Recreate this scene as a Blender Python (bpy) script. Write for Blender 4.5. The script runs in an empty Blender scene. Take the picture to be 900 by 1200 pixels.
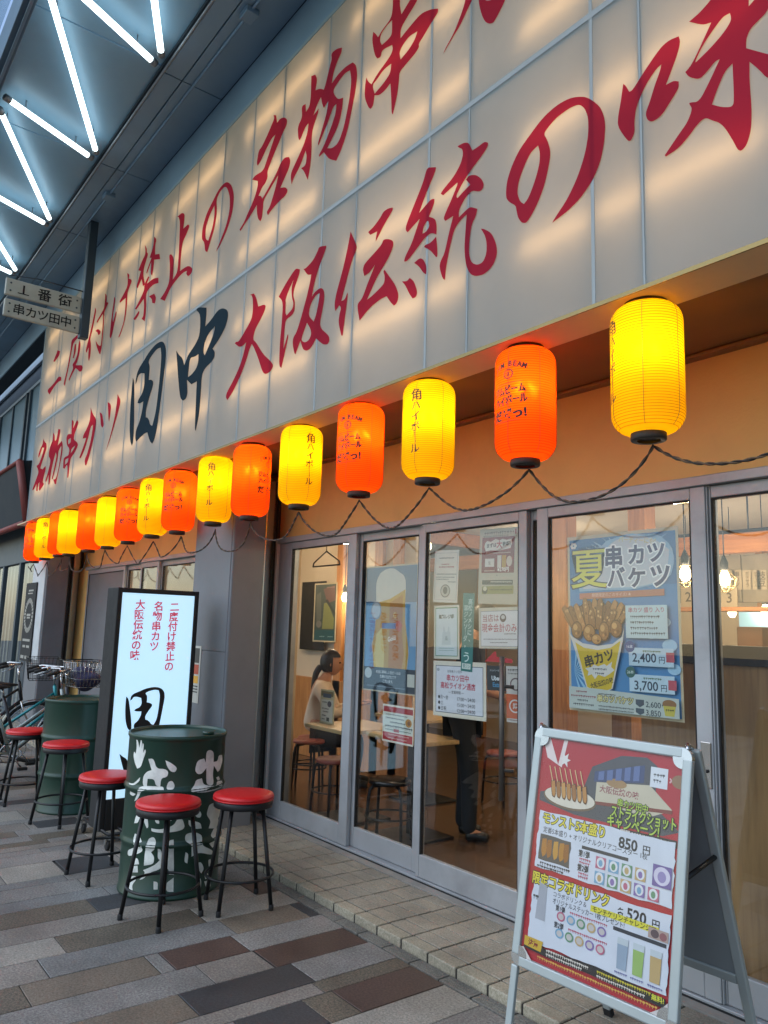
import bpy, bmesh, math, random
from mathutils import Vector, Matrix
from mathutils.geometry import tessellate_polygon
random.seed(7)
R = math.radians
S = bpy.context.scene
COL = S.collection

# ------------------------------------------------------------ camera, world, sun
YAW, PIT, ROL, FPX, EYE = R(52.643), R(8.729), R(1.734), 900.0, 1.53
_fw = Vector((-math.sin(YAW)*math.cos(PIT), math.cos(YAW)*math.cos(PIT), math.sin(PIT)))
_r0 = Vector((math.cos(YAW), math.sin(YAW), 0)); _u0 = _r0.cross(_fw)
_r = _r0*math.cos(ROL) + _u0*math.sin(ROL); _u = -_r0*math.sin(ROL) + _u0*math.cos(ROL)
CAM = Vector((0, 0, EYE))
cd = bpy.data.cameras.new('camera'); cam = bpy.data.objects.new('camera', cd); COL.objects.link(cam)
cd.sensor_fit = 'HORIZONTAL'; cd.sensor_width = 36; cd.lens = 36*FPX/900
cd.clip_start = .05; cd.clip_end = 500
M = Matrix((_r, _u, -_fw)).transposed().to_4x4(); M.translation = CAM
cam.matrix_world = M
S.camera = cam
W = bpy.data.worlds.new('World'); S.world = W; W.use_nodes = True
nt = W.node_tree; bg = nt.nodes['Background']
sky = nt.nodes.new('ShaderNodeTexSky'); sky.sky_type = 'NISHITA'; sky.sun_disc = False
SUN_EL, SUN_ROT = R(55), R(200)
sky.sun_elevation = SUN_EL; sky.sun_rotation = SUN_ROT; sky.air_density = 1.2; sky.dust_density = 1.0
nt.links.new(sky.outputs[0], bg.inputs[0]); bg.inputs[1].default_value = 0.15
sl = bpy.data.lights.new('sun', 'SUN'); sl.energy = 1.55; sl.angle = R(80); sl.color = (.93, .96, 1)
so = bpy.data.objects.new('sun', sl); COL.objects.link(so)
sd = Vector((math.sin(SUN_ROT)*math.cos(SUN_EL), math.cos(SUN_ROT)*math.cos(SUN_EL), math.sin(SUN_EL)))
so.rotation_euler = sd.to_track_quat('Z', 'Y').to_euler()
S.view_settings.view_transform = 'Standard'; S.view_settings.look = 'None'
S.view_settings.gamma = 1; S.view_settings.exposure = 0.55; S.view_settings.use_curve_mapping = False
S.cycles.use_denoising = True
S.cycles.max_bounces = 10; S.cycles.transparent_max_bounces = 16
S.cycles.sample_clamp_indirect = 4.0; S.cycles.caustics_reflective = False; S.cycles.caustics_refractive = False

# ------------------------------------------------------------ pixel -> point on a real plane (photo is 900x1200)
def ray(x, y): return _fw + _r*((x-450)/FPX) + _u*((600-y)/FPX)
def atY(x, y, v): d = ray(x, y); return CAM + d*(v/d.y)
def atZ(x, y, v): d = ray(x, y); return CAM + d*((v-EYE)/d.z)
def atX(x, y, v): d = ray(x, y); return CAM + d*(v/d.x)

# ------------------------------------------------------------ materials
def lin(h):
    h = h.lstrip('#'); out = []
    for i in (0, 2, 4):
        c = int(h[i:i+2], 16)/255
        out.append(c/12.92 if c <= .04045 else ((c+.055)/1.055)**2.4)
    return tuple(out)
def newmat(name):
    m = bpy.data.materials.new(name); m.use_nodes = True
    return m, m.node_tree, m.node_tree.nodes['Principled BSDF']
def mat(name, col, rough=.5, metal=0., var=.12, scale=6., bump=0., bscale=60., spec=.5, coords='Object', dirt=0.):
    m, t, p = newmat(name); N = t.nodes; L = t.links
    p.inputs['Roughness'].default_value = rough; p.inputs['Metallic'].default_value = metal
    p.inputs['Specular IOR Level'].default_value = spec
    col = lin(col) if isinstance(col, str) else col
    tc = N.new('ShaderNodeTexCoord')
    nz = N.new('ShaderNodeTexNoise'); nz.inputs['Scale'].default_value = scale; nz.inputs['Detail'].default_value = 6
    L.new(tc.outputs[coords], nz.inputs['Vector'])
    mr = N.new('ShaderNodeMapRange'); mr.inputs['From Min'].default_value = .25; mr.inputs['From Max'].default_value = .75
    mr.inputs['To Min'].default_value = 1-var; mr.inputs['To Max'].default_value = 1+var
    L.new(nz.outputs['Fac'], mr.inputs['Value'])
    mx = N.new('ShaderNodeMix'); mx.data_type = 'RGBA'; mx.blend_type = 'MULTIPLY'; mx.inputs[0].default_value = 1
    mx.inputs[6].default_value = (*col, 1); L.new(mr.outputs[0], mx.inputs[7])
    out = mx.outputs[2]
    if dirt:
        n3 = N.new('ShaderNodeTexNoise'); n3.inputs['Scale'].default_value = scale*.35; n3.inputs['Detail'].default_value = 8; n3.inputs['Roughness'].default_value = .7
        L.new(tc.outputs[coords], n3.inputs['Vector'])
        m3 = N.new('ShaderNodeMapRange'); m3.inputs['From Min'].default_value = .5; m3.inputs['From Max'].default_value = .75
        m3.inputs['To Max'].default_value = dirt; L.new(n3.outputs['Fac'], m3.inputs['Value'])
        md = N.new('ShaderNodeMix'); md.data_type = 'RGBA'; L.new(m3.outputs[0], md.inputs[0]); L.new(out, md.inputs[6])
        md.inputs[7].default_value = (.05, .045, .04, 1); out = md.outputs[2]
    L.new(out, p.inputs['Base Color'])
    r2 = N.new('ShaderNodeMapRange'); r2.inputs['To Min'].default_value = max(.02, rough*.85); r2.inputs['To Max'].default_value = min(1, rough*1.2)
    L.new(nz.outputs['Fac'], r2.inputs['Value']); L.new(r2.outputs[0], p.inputs['Roughness'])
    if bump:
        n2 = N.new('ShaderNodeTexNoise'); n2.inputs['Scale'].default_value = bscale; n2.inputs['Detail'].default_value = 4
        L.new(tc.outputs[coords], n2.inputs['Vector'])
        b = N.new('ShaderNodeBump'); b.inputs['Strength'].default_value = bump; b.inputs['Distance'].default_value = .01
        L.new(n2.outputs['Fac'], b.inputs['Height']); L.new(b.outputs[0], p.inputs['Normal'])
    return m
def granite(name, col, col2, amount=.5, scale=95):
    m, t, p = newmat(name); N = t.nodes; L = t.links
    tc = N.new('ShaderNodeTexCoord')
    v = N.new('ShaderNodeTexNoise'); v.inputs['Scale'].default_value = scale; v.inputs['Detail'].default_value = 3; v.inputs['Roughness'].default_value = .8
    L.new(tc.outputs['Object'], v.inputs['Vector'])
    mr = N.new('ShaderNodeMapRange'); mr.inputs['From Min'].default_value = .38; mr.inputs['From Max'].default_value = .66
    L.new(v.outputs['Fac'], mr.inputs['Value'])
    mx = N.new('ShaderNodeMix'); mx.data_type = 'RGBA'; L.new(mr.outputs[0], mx.inputs[0])
    mx.inputs[6].default_value = (*lin(col), 1); mx.inputs[7].default_value = (*lin(col2), 1)
    n2 = N.new('ShaderNodeTexNoise'); n2.inputs['Scale'].default_value = 2.3; n2.inputs['Detail'].default_value = 8; n2.inputs['Roughness'].default_value = .65
    L.new(tc.outputs['Object'], n2.inputs['Vector'])
    m2 = N.new('ShaderNodeMapRange'); m2.inputs['From Min'].default_value = .3; m2.inputs['From Max'].default_value = .75; m2.inputs['To Min'].default_value = .55; m2.inputs['To Max'].default_value = 1.2
    L.new(n2.outputs['Fac'], m2.inputs['Value'])
    mm = N.new('ShaderNodeMix'); mm.data_type = 'RGBA'; mm.blend_type = 'MULTIPLY'; mm.inputs[0].default_value = 1
    L.new(mx.outputs[2], mm.inputs[6]); L.new(m2.outputs[0], mm.inputs[7]); L.new(mm.outputs[2], p.inputs['Base Color'])
    mr2 = N.new('ShaderNodeMapRange'); mr2.inputs['To Min'].default_value = .42; mr2.inputs['To Max'].default_value = .75
    L.new(n2.outputs['Fac'], mr2.inputs['Value']); L.new(mr2.outputs[0], p.inputs['Roughness'])
    b = N.new('ShaderNodeBump'); b.inputs['Strength'].default_value = .35; b.inputs['Distance'].default_value = .004
    L.new(v.outputs['Fac'], b.inputs['Height']); L.new(b.outputs[0], p.inputs['Normal'])
    return m
def wood(name, c1, c2, axis=2, scale=3., rough=.5):
    m, t, p = newmat(name); N = t.nodes; L = t.links
    tc = N.new('ShaderNodeTexCoord'); mp = N.new('ShaderNodeMapping')
    sc = [14, 14, 14]; sc[axis] = .9; mp.inputs['Scale'].default_value = sc
    L.new(tc.outputs['Object'], mp.inputs['Vector'])
    n = N.new('ShaderNodeTexNoise'); n.inputs['Scale'].default_value = scale; n.inputs['Detail'].default_value = 7; n.inputs['Distortion'].default_value = .6
    L.new(mp.outputs[0], n.inputs['Vector'])
    cr = N.new('ShaderNodeValToRGB'); cr.color_ramp.elements[0].position = .3; cr.color_ramp.elements[1].position = .7
    cr.color_ramp.elements[0].color = (*lin(c1), 1); cr.color_ramp.elements[1].color = (*lin(c2), 1)
    L.new(n.outputs['Fac'], cr.inputs[0]); L.new(cr.outputs[0], p.inputs['Base Color']); p.inputs['Roughness'].default_value = rough
    return m
def emit(name, col, strength):
    m, t, p = newmat(name); col = lin(col) if isinstance(col, str) else col
    p.inputs['Base Color'].default_value = (*[min(.9, c) for c in col], 1)
    p.inputs['Emission Color'].default_value = (*col, 1); p.inputs['Emission Strength'].default_value = strength
    return m
def glassmat(name, tint=(.97, .985, .98), refl=.05, rough=0.):
    m = bpy.data.materials.new(name); m.use_nodes = True; t = m.node_tree; N = t.nodes; L = t.links
    N.remove(N['Principled BSDF']); o = N['Material Output']
    tr = N.new('ShaderNodeBsdfTransparent'); tr.inputs[0].default_value = (*tint, 1)
    gl = N.new('ShaderNodeBsdfGlossy'); gl.inputs['Roughness'].default_value = rough
    lw = N.new('ShaderNodeLayerWeight'); lw.inputs['Blend'].default_value = .5
    pw = N.new('ShaderNodeMath'); pw.operation = 'POWER'; pw.inputs[1].default_value = 4; L.new(lw.outputs['Facing'], pw.inputs[0])
    mr = N.new('ShaderNodeMapRange'); mr.inputs['To Min'].default_value = refl; mr.inputs['To Max'].default_value = .9
    L.new(pw.outputs[0], mr.inputs['Value'])
    mx = N.new('ShaderNodeMixShader'); L.new(mr.outputs[0], mx.inputs[0]); L.new(tr.outputs[0], mx.inputs[1]); L.new(gl.outputs[0], mx.inputs[2])
    L.new(mx.outputs[0], o.inputs['Surface'])
    return m
def membrane(name, col, tcol, fac=.5, rough=.5, glow=None, fwd=0.):
    """thin lit-through sheet: diffuse front, light from behind comes through"""
    m = bpy.data.materials.new(name); m.use_nodes = True; t = m.node_tree; N = t.nodes; L = t.links
    N.remove(N['Principled BSDF']); o = N['Material Output']
    d = N.new('ShaderNodeBsdfDiffuse'); tr = N.new('ShaderNodeBsdfTranslucent')
    tc = N.new('ShaderNodeTexCoord'); nz = N.new('ShaderNodeTexNoise'); nz.inputs['Scale'].default_value = 1.7; nz.inputs['Detail'].default_value = 7
    L.new(tc.outputs['Object'], nz.inputs['Vector'])
    mr = N.new('ShaderNodeMapRange'); mr.inputs['To Min'].default_value = .82; mr.inputs['To Max'].default_value = 1.12; L.new(nz.outputs['Fac'], mr.inputs['Value'])
    for sh, c in ((d, col), (tr, tcol)):
        mx = N.new('ShaderNodeMix'); mx.data_type = 'RGBA'; mx.blend_type = 'MULTIPLY'; mx.inputs[0].default_value = 1
        mx.inputs[6].default_value = (*(lin(c) if isinstance(c, str) else c), 1); L.new(mr.outputs[0], mx.inputs[7]); L.new(mx.outputs[2], sh.inputs[0])
    ms = N.new('ShaderNodeMixShader'); ms.inputs[0].default_value = fac; L.new(d.outputs[0], ms.inputs[1]); L.new(tr.outputs[0], ms.inputs[2])
    out = ms.outputs[0]
    if fwd:
        rf = N.new('ShaderNodeBsdfRefraction'); rf.inputs['IOR'].default_value = 1.12; rf.inputs['Roughness'].default_value = rough; rf.inputs[0].default_value = (*(lin(tcol) if isinstance(tcol, str) else tcol), 1)
        m2 = N.new('ShaderNodeMixShader'); m2.inputs[0].default_value = fwd; L.new(out, m2.inputs[1]); L.new(rf.outputs[0], m2.inputs[2]); out = m2.outputs[0]
    if glow:
        e = N.new('ShaderNodeEmission'); e.inputs[0].default_value = (*(lin(glow[0]) if isinstance(glow[0], str) else glow[0]), 1); e.inputs[1].default_value = glow[1]
        a = N.new('ShaderNodeAddShader'); L.new(out, a.inputs[0]); L.new(e.outputs[0], a.inputs[1]); out = a.outputs[0]
    L.new(out, o.inputs['Surface'])
    return m
_pm = {}
def ink(h, rough=.45):
    """printed colour"""
    if h not in _pm: _pm[h] = mat('ink_'+h.lstrip('#'), h, rough, var=.05, scale=14)
    return _pm[h]
_lm = {}
def backlit(h, s):
    if (h, s) not in _lm: _lm[(h, s)] = emit('lit_film_'+h.lstrip('#'), h, s)
    return _lm[(h, s)]

# ------------------------------------------------------------ mesh builder
_tx = {}
def glyphs(s, off=0.):
    k = (s, off)
    if k in _tx: return _tx[k]
    c = bpy.data.curves.new('t', 'FONT'); c.body = s; c.size = 1; c.offset = off; c.resolution_u = 3
    o = bpy.data.objects.new('t', c); COL.objects.link(o)
    me = bpy.data.meshes.new_from_object(o.evaluated_get(bpy.context.evaluated_depsgraph_get()))
    V = [(v.co.x, v.co.y) for v in me.vertices]; F = [tuple(p.vertices) for p in me.polygons]
    bpy.data.objects.remove(o); bpy.data.curves.remove(c); bpy.data.meshes.remove(me)
    _tx[k] = (V, F); return _tx[k]
class B:
    def __init__(s): s.bm = bmesh.new(); s.ms = []
    def mi(s, m):
        if m not in s.ms: s.ms.append(m)
        return s.ms.index(m)
    def faces(s, V, F, m, smooth=False):
        i = s.mi(m); vs = [s.bm.verts.new(v) for v in V]
        for f in F:
            try: q = s.bm.faces.new([vs[k] for k in f]); q.material_index = i; q.smooth = smooth
            except ValueError: pass
        return vs
    def box(s, a, b, m, bev=0., mtx=None):
        x0, y0, z0 = a; x1, y1, z1 = b
        if x0 > x1: x0, x1 = x1, x0
        if y0 > y1: y0, y1 = y1, y0
        if z0 > z1: z0, z1 = z1, z0
        t = bmesh.new()
        vs = [t.verts.new(p) for p in ((x0,y0,z0),(x1,y0,z0),(x1,y1,z0),(x0,y1,z0),(x0,y0,z1),(x1,y0,z1),(x1,y1,z1),(x0,y1,z1))]
        for f in ((3,2,1,0),(4,5,6,7),(0,1,5,4),(1,2,6,5),(2,3,7,6),(3,0,4,7)): t.faces.new([vs[k] for k in f])
        if bev:
            bev = min(bev, .45*min(x1-x0, y1-y0, z1-z0))
            bmesh.ops.bevel(t, geom=t.edges[:], offset=bev, segments=2, affect='EDGES', profile=.5)
        s.join(t, m, mtx)
    def join(s, t, m, mtx=None, smooth=False):
        t.verts.index_update(); V = [(mtx @ v.co if mtx else v.co.copy()) for v in t.verts]
        s.faces(V, [[v.index for v in f.verts] for f in t.faces], m, smooth); t.free()
    def quad(s, pts, m): s.faces(pts, [tuple(range(len(pts)))], m)
    def tube(s, pts, r, m, seg=8, cap=True, closed=False):
        pts = [Vector(p) for p in pts]; n = len(pts)
        rs = r if isinstance(r, (list, tuple)) else [r]*n
        up = None; V = []; F = []
        for i, p in enumerate(pts):
            if closed: d = pts[(i+1) % n]-pts[i-1]
            else: d = pts[min(i+1, n-1)]-pts[max(i-1, 0)]
            d.normalize()
            if up is None: up = d.orthogonal().normalized()
            else:
                up = up-d*up.dot(d)
                up = up.normalized() if up.length > 1e-6 else d.orthogonal().normalized()
            w = d.cross(up)
            for k in range(seg):
                a = 2*math.pi*k/seg; V.append(p+(up*math.cos(a)+w*math.sin(a))*rs[i])
        for i in range(n if closed else n-1):
            j = (i+1) % n
            for k in range(seg): F.append((i*seg+k, i*seg+(k+1) % seg, j*seg+(k+1) % seg, j*seg+k))
        if cap and not closed: F.append(tuple(range(seg-1, -1, -1))); F.append(tuple((n-1)*seg+k for k in range(seg)))
        s.faces(V, F, m, True)
    def lathe(s, prof, m, seg=32, c=(0,0,0), cap0=True, cap1=True, smooth=True, mtx=None):
        c = Vector(c); V = []; F = []
        for r, z in prof:
            for k in range(seg):
                a = 2*math.pi*k/seg; p = Vector((r*math.cos(a), r*math.sin(a), z)); V.append((mtx @ p if mtx else p)+c)
        for i in range(len(prof)-1):
            for k in range(seg): F.append((i*seg+k, i*seg+(k+1) % seg, (i+1)*seg+(k+1) % seg, (i+1)*seg+k))
        if cap0: F.append(tuple(range(seg-1, -1, -1)))
        if cap1: F.append(tuple((len(prof)-1)*seg+k for k in range(seg)))
        s.faces(V, F, m, smooth)
    def ring(s, c, R_, r, m, seg=28, ts=8, axis=None, arc=(0, 2*math.pi)):
        c = Vector(c); ax = Vector(axis or (0,0,1)).normalized(); a = ax.orthogonal().normalized(); b = ax.cross(a)
        full = abs(arc[1]-arc[0]-2*math.pi) < 1e-6; n = seg if full else seg+1
        s.tube([c+(a*math.cos(arc[0]+(arc[1]-arc[0])*k/seg)+b*math.sin(arc[0]+(arc[1]-arc[0])*k/seg))*R_ for k in range(n)], r, m, ts, closed=full)
    def poly(s, fr, outer, m, holes=(), off=0.):
        """flat shape in frame fr=(O,U,V,N); pts in metres along U,V"""
        O, U, V_, N_ = fr; loops = [outer]+list(holes); allp = [p for l in loops for p in l]
        tri = tessellate_polygon([[Vector((x, y, 0)) for x, y in l] for l in loops])
        s.faces([O+U*x+V_*y+N_*off for x, y in allp], [tuple(t) for t in tri], m)
    def text(s, fr, u, v, h, txt, m, off=0., align='c', bold=0., maxw=None, vert=False, step=1.05, rot=0., sx=1.):
        """u,v: anchor (centre of the line) in metres; h: cap height of a kanji"""
        O, U, V_, N_ = fr
        if vert:
            for k, ch in enumerate(txt):
                s.text(fr, u, v+h*.5+k*h*step, h, ch if ch != 'ー' else '｜', m, off, 'c', bold, None, False, 1, rot, sx)
            return
        V, F = glyphs(txt, bold)
        if not V: return
        x0 = min(p[0] for p in V); x1 = max(p[0] for p in V); sc = h/.88
        kx = sc*sx
        if maxw and (x1-x0)*kx > maxw: kx = maxw/(x1-x0)
        dx = {'c': -(x0+x1)/2, 'l': -x0, 'r': -x1}[align]
        cr, sr = math.cos(rot), math.sin(rot); P = []
        for x, y in V:
            a, b = (x+dx)*kx, -(y-.36)*sc
            a, b = a*cr-b*sr, a*sr+b*cr
            P.append(O+U*(u+a)+V_*(v+b)+N_*off)
        s.faces(P, F, m)
    def done(s, name, parent=None, smooth=None, wn=False):
        me = bpy.data.meshes.new(name)
        o = bpy.data.objects.new(name, me)
        if parent is not None:
            off = Vector((0,0,0)); q = parent
            while q is not None: off += q.location; q = q.parent
            bmesh.ops.translate(s.bm, verts=s.bm.verts[:], vec=-off)
        bmesh.ops.recalc_face_normals(s.bm, faces=[f for f in s.bm.faces if len(s.bm.faces) < 20000]) if wn else None
        s.bm.to_mesh(me); s.bm.free()
        for m in s.ms: me.materials.append(m)
        COL.objects.link(o)
        if parent is not None: o.parent = parent
        return o
def tag(o, label=None, cat=None, group=None, kind=None):
    if label: o['label'] = label
    if cat: o['category'] = cat
    if group: o['group'] = group
    if kind: o['kind'] = kind
    return o
def thing(name, label, cat, loc=(0,0,0), group=None):
    o = bpy.data.objects.new(name, None); COL.objects.link(o); o.location = loc; o.empty_display_size = .1
    return tag(o, label, cat, group)
def kids(o): return [c for c in bpy.data.objects if c.parent == o]
def dup(o, loc, rz, label, parent=None):
    c = o.copy(); COL.objects.link(c)
    if parent is None: c.location = loc; c.rotation_euler = (0, 0, rz); c['label'] = label
    else: c.parent = parent
    for k in kids(o): dup(k, None, None, None, c)
    return c
def chaikin(pts, it=2, sharp=70):
    for _ in range(it):
        out = []; n = len(pts)
        for i in range(n):
            a, b, c = Vector(pts[i-1]), Vector(pts[i]), Vector(pts[(i+1) % n])
            e, f = b-a, c-b
            if e.length < 1e-9 or f.length < 1e-9: out.append(tuple(b)); continue
            if math.degrees(e.angle(f)) > sharp: out.append(tuple(b))
            else: out.append(tuple(b-e*.22)); out.append(tuple(b+f*.22))
        pts = out
    return pts
X_, Y_, Z_ = Vector((1,0,0)), Vector((0,1,0)), Vector((0,0,1))
# ------------------------------------------------------------ shared materials
M_alu = mat('satin_aluminium', '#8f959b', .38, .55, var=.08, scale=9, dirt=.25)
M_alu2 = mat('door_aluminium', '#a3a6a9', .4, .2, var=.08, scale=7, dirt=.3)
M_steel = mat('polished_steel', '#b9b7b2', .2, .9, var=.05)
M_blk = mat('black_metal', '#1b1c1e', .42, .3, var=.2, scale=20)
M_blkm = mat('matt_black', '#141517', .7, 0, var=.2, scale=20)
M_grey = mat('grey_wall_paint', '#6f7175', .55, .0, var=.07, scale=2.5, bump=.12, bscale=90, dirt=.3)
M_cream = mat('cream_paint', '#e3b870', .62, 0, var=.09, scale=2.2, bump=.16, bscale=70, dirt=.2)
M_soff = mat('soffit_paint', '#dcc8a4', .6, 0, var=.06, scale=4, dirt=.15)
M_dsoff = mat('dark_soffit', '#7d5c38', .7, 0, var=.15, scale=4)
M_glass = glassmat('window_glass', refl=.058)
M_cable = mat('black_cable', '#1a1714', .55, 0, var=.25, scale=200)
M_cable2 = mat('brown_cable', '#5c4630', .6, 0, var=.25, scale=200)
M_wood = wood('cedar_wood', '#a8713f', '#c98f58', 2)
M_woodx = wood('cedar_beam', '#a5683a', '#c4844e', 0)
M_ply = wood('brown_plywood', '#846440', '#a58256', 2, 2.0, .45)
M_jamb = mat('white_jamb', '#c4c2bc', .5, 0, var=.05, dirt=.2); M_handle = mat('bronze_handle', '#5d5853', .4, .5, var=.08)
M_plas = mat('room_plaster', '#d3c6b2', .7, 0, var=.06, scale=3, bump=.08)
M_corr = mat('grey_boards', '#8a8070', .6, 0, var=.15, scale=8)

GZ, PZ, DY, PY, SY, LY = 0., .04, 3.23, 2.69, 2.4, 2.53
SBZ = atY(900, 279, SY).z; STZ = 1.53+1.672*SY
SX0 = atY(31, 614, SY).x; SX1 = 1.2

# ------------------------------------------------------------ ground, paving, step
gb = B(); gb.quad([(-60, -60, -.012), (60, -60, -.012), (60, 60, -.012), (-60, 60, -.012)], mat('street_mortar', '#3b3a38', .85, 0, var=.2, scale=5, bump=.3, bscale=40))
tag(gb.done('ground'), kind='structure')
gr = [granite('granite_grey', '#5e5c5a', '#989691'), granite('granite_warm', '#615d57', '#979088'), granite('granite_pale', '#75726b', '#aaa69c'),
      granite('granite_cool', '#555757', '#8b8b89'), granite('granite_speckled', '#3c3832', '#7c7262')]
g_dark = granite('granite_black', '#2b2c2e', '#434447'); g_red = granite('granite_red', '#3d2d27', '#5c4840'); g_tan = granite('granite_tan', '#5a5146', '#857b6d')
spec = {}
def special(px, m): spec[px] = (atZ(px[0], px[1], 0), m)
for px, m, hw in (((70, 966), 0, .16), ((95, 1005), 0, .16), ((140, 1050), 0, .2), ((20, 941), 0, .2), ((330, 1012), 0, .2), ((225, 1110), 1, .2), ((250, 1120), 1, .2), ((380, 1118), 1, .26), ((480, 1165), 1, .26), ((300, 1075), 3, .25),
                  ((262, 1055), 2, .2), ((470, 1130), 4, .3), ((300, 1190), 2, .2), ((345, 1196), 0, .2), ((420, 1143), 4, .3), ((120, 1150), 3, .3)):
    spec[px] = (atZ(px[0], px[1], 0), (g_dark, g_red, gr[2], g_tan, gr[4])[m], hw)
pv = B(); rng = random.Random(11)
ycols = [2.475, 1.952, 1.556, 1.17, .78, .27, -.25, -.75, -1.4, -2.2, -3.2, -4.5, -6.]
xs = [3.5]
while xs[-1] > -19: xs.append(xs[-1]-rng.choice((.11, .16, .16, .22, .22, .225, .33)))
g = .002
for i in range(len(xs)-1):
    a, b = xs[i+1], xs[i]; j = 0
    while j < len(ycols)-1:
        n = rng.choice((1, 1, 2, 2, 3)) if j else rng.choice((1, 1, 2)); k = min(j+n, len(ycols)-1)
        jj = 0 if j == 0 else rng.uniform(-.09, .09)
        u1 = ycols[0] if j == 0 else pe; u0 = ycols[k]+rng.uniform(-.1, .1)*(k < len(ycols)-1); pe = u0; j = k
        m = rng.choices(gr+[g_dark, g_red, g_tan], (32, 20, 13, 12, 12, 3, 2, 4))[0]
        cut = [u0, u1]
        for p, sm, hw in spec.values():
            if a <= p.x < b and u0 <= p.y < u1: cut = sorted({u0, max(u0, p.y-hw), min(u1, p.y+hw), u1})
        for q in range(len(cut)-1):
            v0, v1 = cut[q], cut[q+1]
            if v1-v0 < .02: continue
            mm = m
            for p, sm, hw in spec.values():
                if a <= p.x < b and v0 <= p.y < v1: mm = sm
            h = rng.uniform(-.0008, .0008); bv = .0022
            V = [(a+g, v0+g, -.012), (b-g, v0+g, -.012), (b-g, v1-g, -.012), (a+g, v1-g, -.012),
                 (a+g, v0+g, h-bv), (b-g, v0+g, h-bv), (b-g, v1-g, h-bv), (a+g, v1-g, h-bv),
                 (a+g+bv, v0+g+bv, h), (b-g-bv, v0+g+bv, h), (b-g-bv, v1-g-bv, h), (a+g+bv, v1-g-bv, h)]
            pv.faces(V, [(8, 9, 10, 11), (4, 5, 9, 8), (5, 6, 10, 9), (6, 7, 11, 10), (7, 4, 8, 11)], mm)
tag(pv.done('stone_paving'), kind='structure')
# grooved border strip + tiled step
M_strip = granite('border_stone', '#5c5b56', '#85827a'); M_til = granite('step_tile', '#7d776a', '#aaa292', scale=120); M_nose = granite('nosing_tile', '#88826f', '#b5ad9b', scale=120)
st = B(); x = 2.4
while x > -18:
    w = .206
    st.box((x-w+.004, 2.482, -.012), (x-.004, 2.554, .002), M_strip, .003)
    for k in range(3): st.box((x-w+.02, 2.497+k*.017, .0018), (x-.02, 2.503+k*.017, .0042), M_strip)
    x -= w
tag(st.done('kerb_strip'), kind='structure')
sp = B(); M_grout = mat('dark_grout', '#26231f', .9, 0, var=.2, scale=30)
sp.box((-18, 2.566, -.012), (2.4, DY+.06, PZ-.006), M_grout)
rows = [2.562, 2.645, 2.742, 2.838, 2.935, 3.032, 3.115]
x = 2.4; k = 0
while x > -18:
    w = .197
    for j in range(len(rows)-1):
        if -5.44 > x > -6.16+.1 and rows[j+1] < 2.98 and j > 0: pass
        mm = M_nose if j == 0 else M_til
        z1 = PZ+rng.uniform(-.001, .001)
        sp.box((x-w+.005, rows[j]+(.0 if j == 0 else .0035), -.01 if j == 0 else 0), (x-.005, rows[j+1]-.0035, z1), mm, .003 if j else .006)
    x -= w; k += 1
sp.box((-18, 3.117, 0), (2.4, DY+.02, PZ+.004), mat('cement_band', '#8d8982', .8, 0, var=.15, scale=12, bump=.3, bscale=50, dirt=.4))
tag(sp.done('tiled_step'), kind='structure')

# ------------------------------------------------------------ shop building
BX0, BX1 = -11.6, 2.4
shop = thing('shop_building', 'grey and cream restaurant front with sliding glass doors under the huge lit sign', 'shop', (-4, DY, 0))
HZ = atY(780, 566, DY).z     # top of the door head
b = B(); b.box((BX0, 2.74, SBZ+.012), (BX1, 9, STZ+.5), M_grey); b.done('upper_wall', shop)
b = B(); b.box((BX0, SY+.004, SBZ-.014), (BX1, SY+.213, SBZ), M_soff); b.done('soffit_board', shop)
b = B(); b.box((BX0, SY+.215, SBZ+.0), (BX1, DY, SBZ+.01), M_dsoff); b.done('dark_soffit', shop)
b = B(); b.box((BX0, DY, HZ), (BX1, DY+.14, SBZ+.008), M_cream); b.done('lintel_wall', shop)
b = B()
z0 = atY(900, 391, DY).z; z1 = SBZ-.003
b.box((BX0, DY-.045, z0), (BX1, DY-.001, z0+.03), M_dsoff, .006); b.box((BX0, DY-.03, z0+.0305), (BX1, DY-.001, z1-.02), M_dsoff, .004); b.box((BX0, DY-.06, z1-.0195), (BX1, DY-.001, z1), M_dsoff, .006)
b.done('cornice_trim', shop)
def pillar(x0, x1):
    b = B(); b.box((x0, PY, 0), (x1, 2.97, SBZ-.016), M_grey, .012); b.box((x0+.025, PY-.006, PZ), (x1-.025, PY+.02, 1.32), M_grey, .004); b.box((x0+.025, PY-.006, 1.326), (x1-.025, PY+.02, SBZ-.03), M_grey, .004)
    b.box((x0-.0, 2.972, 0), (x0+.3, DY+.14, SBZ-.002), M_grey); b.done('pillar', shop)
pillar(-6.16, -5.44); pillar(BX0, -10.9)
for xp in (-5.86, -11.36):
    b = B(); b.box((xp, 3.1, PZ), (xp+.17, 3.222, HZ+.5), M_steel, .01); b.done('steel_post', shop)
    b = B(); b.box((xp+.172, 3.19, PZ), (xp+.2, 3.222, HZ+.5), M_blkm); b.done('gap_shade_strip', shop)  # matt black strip paints in the darkness of the gap beside the post
b = B(); b.box((-6.16, 2.975, PZ), (-5.862, DY+.1, SBZ-.004), M_grey); b.done('side_wall', shop)
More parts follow.
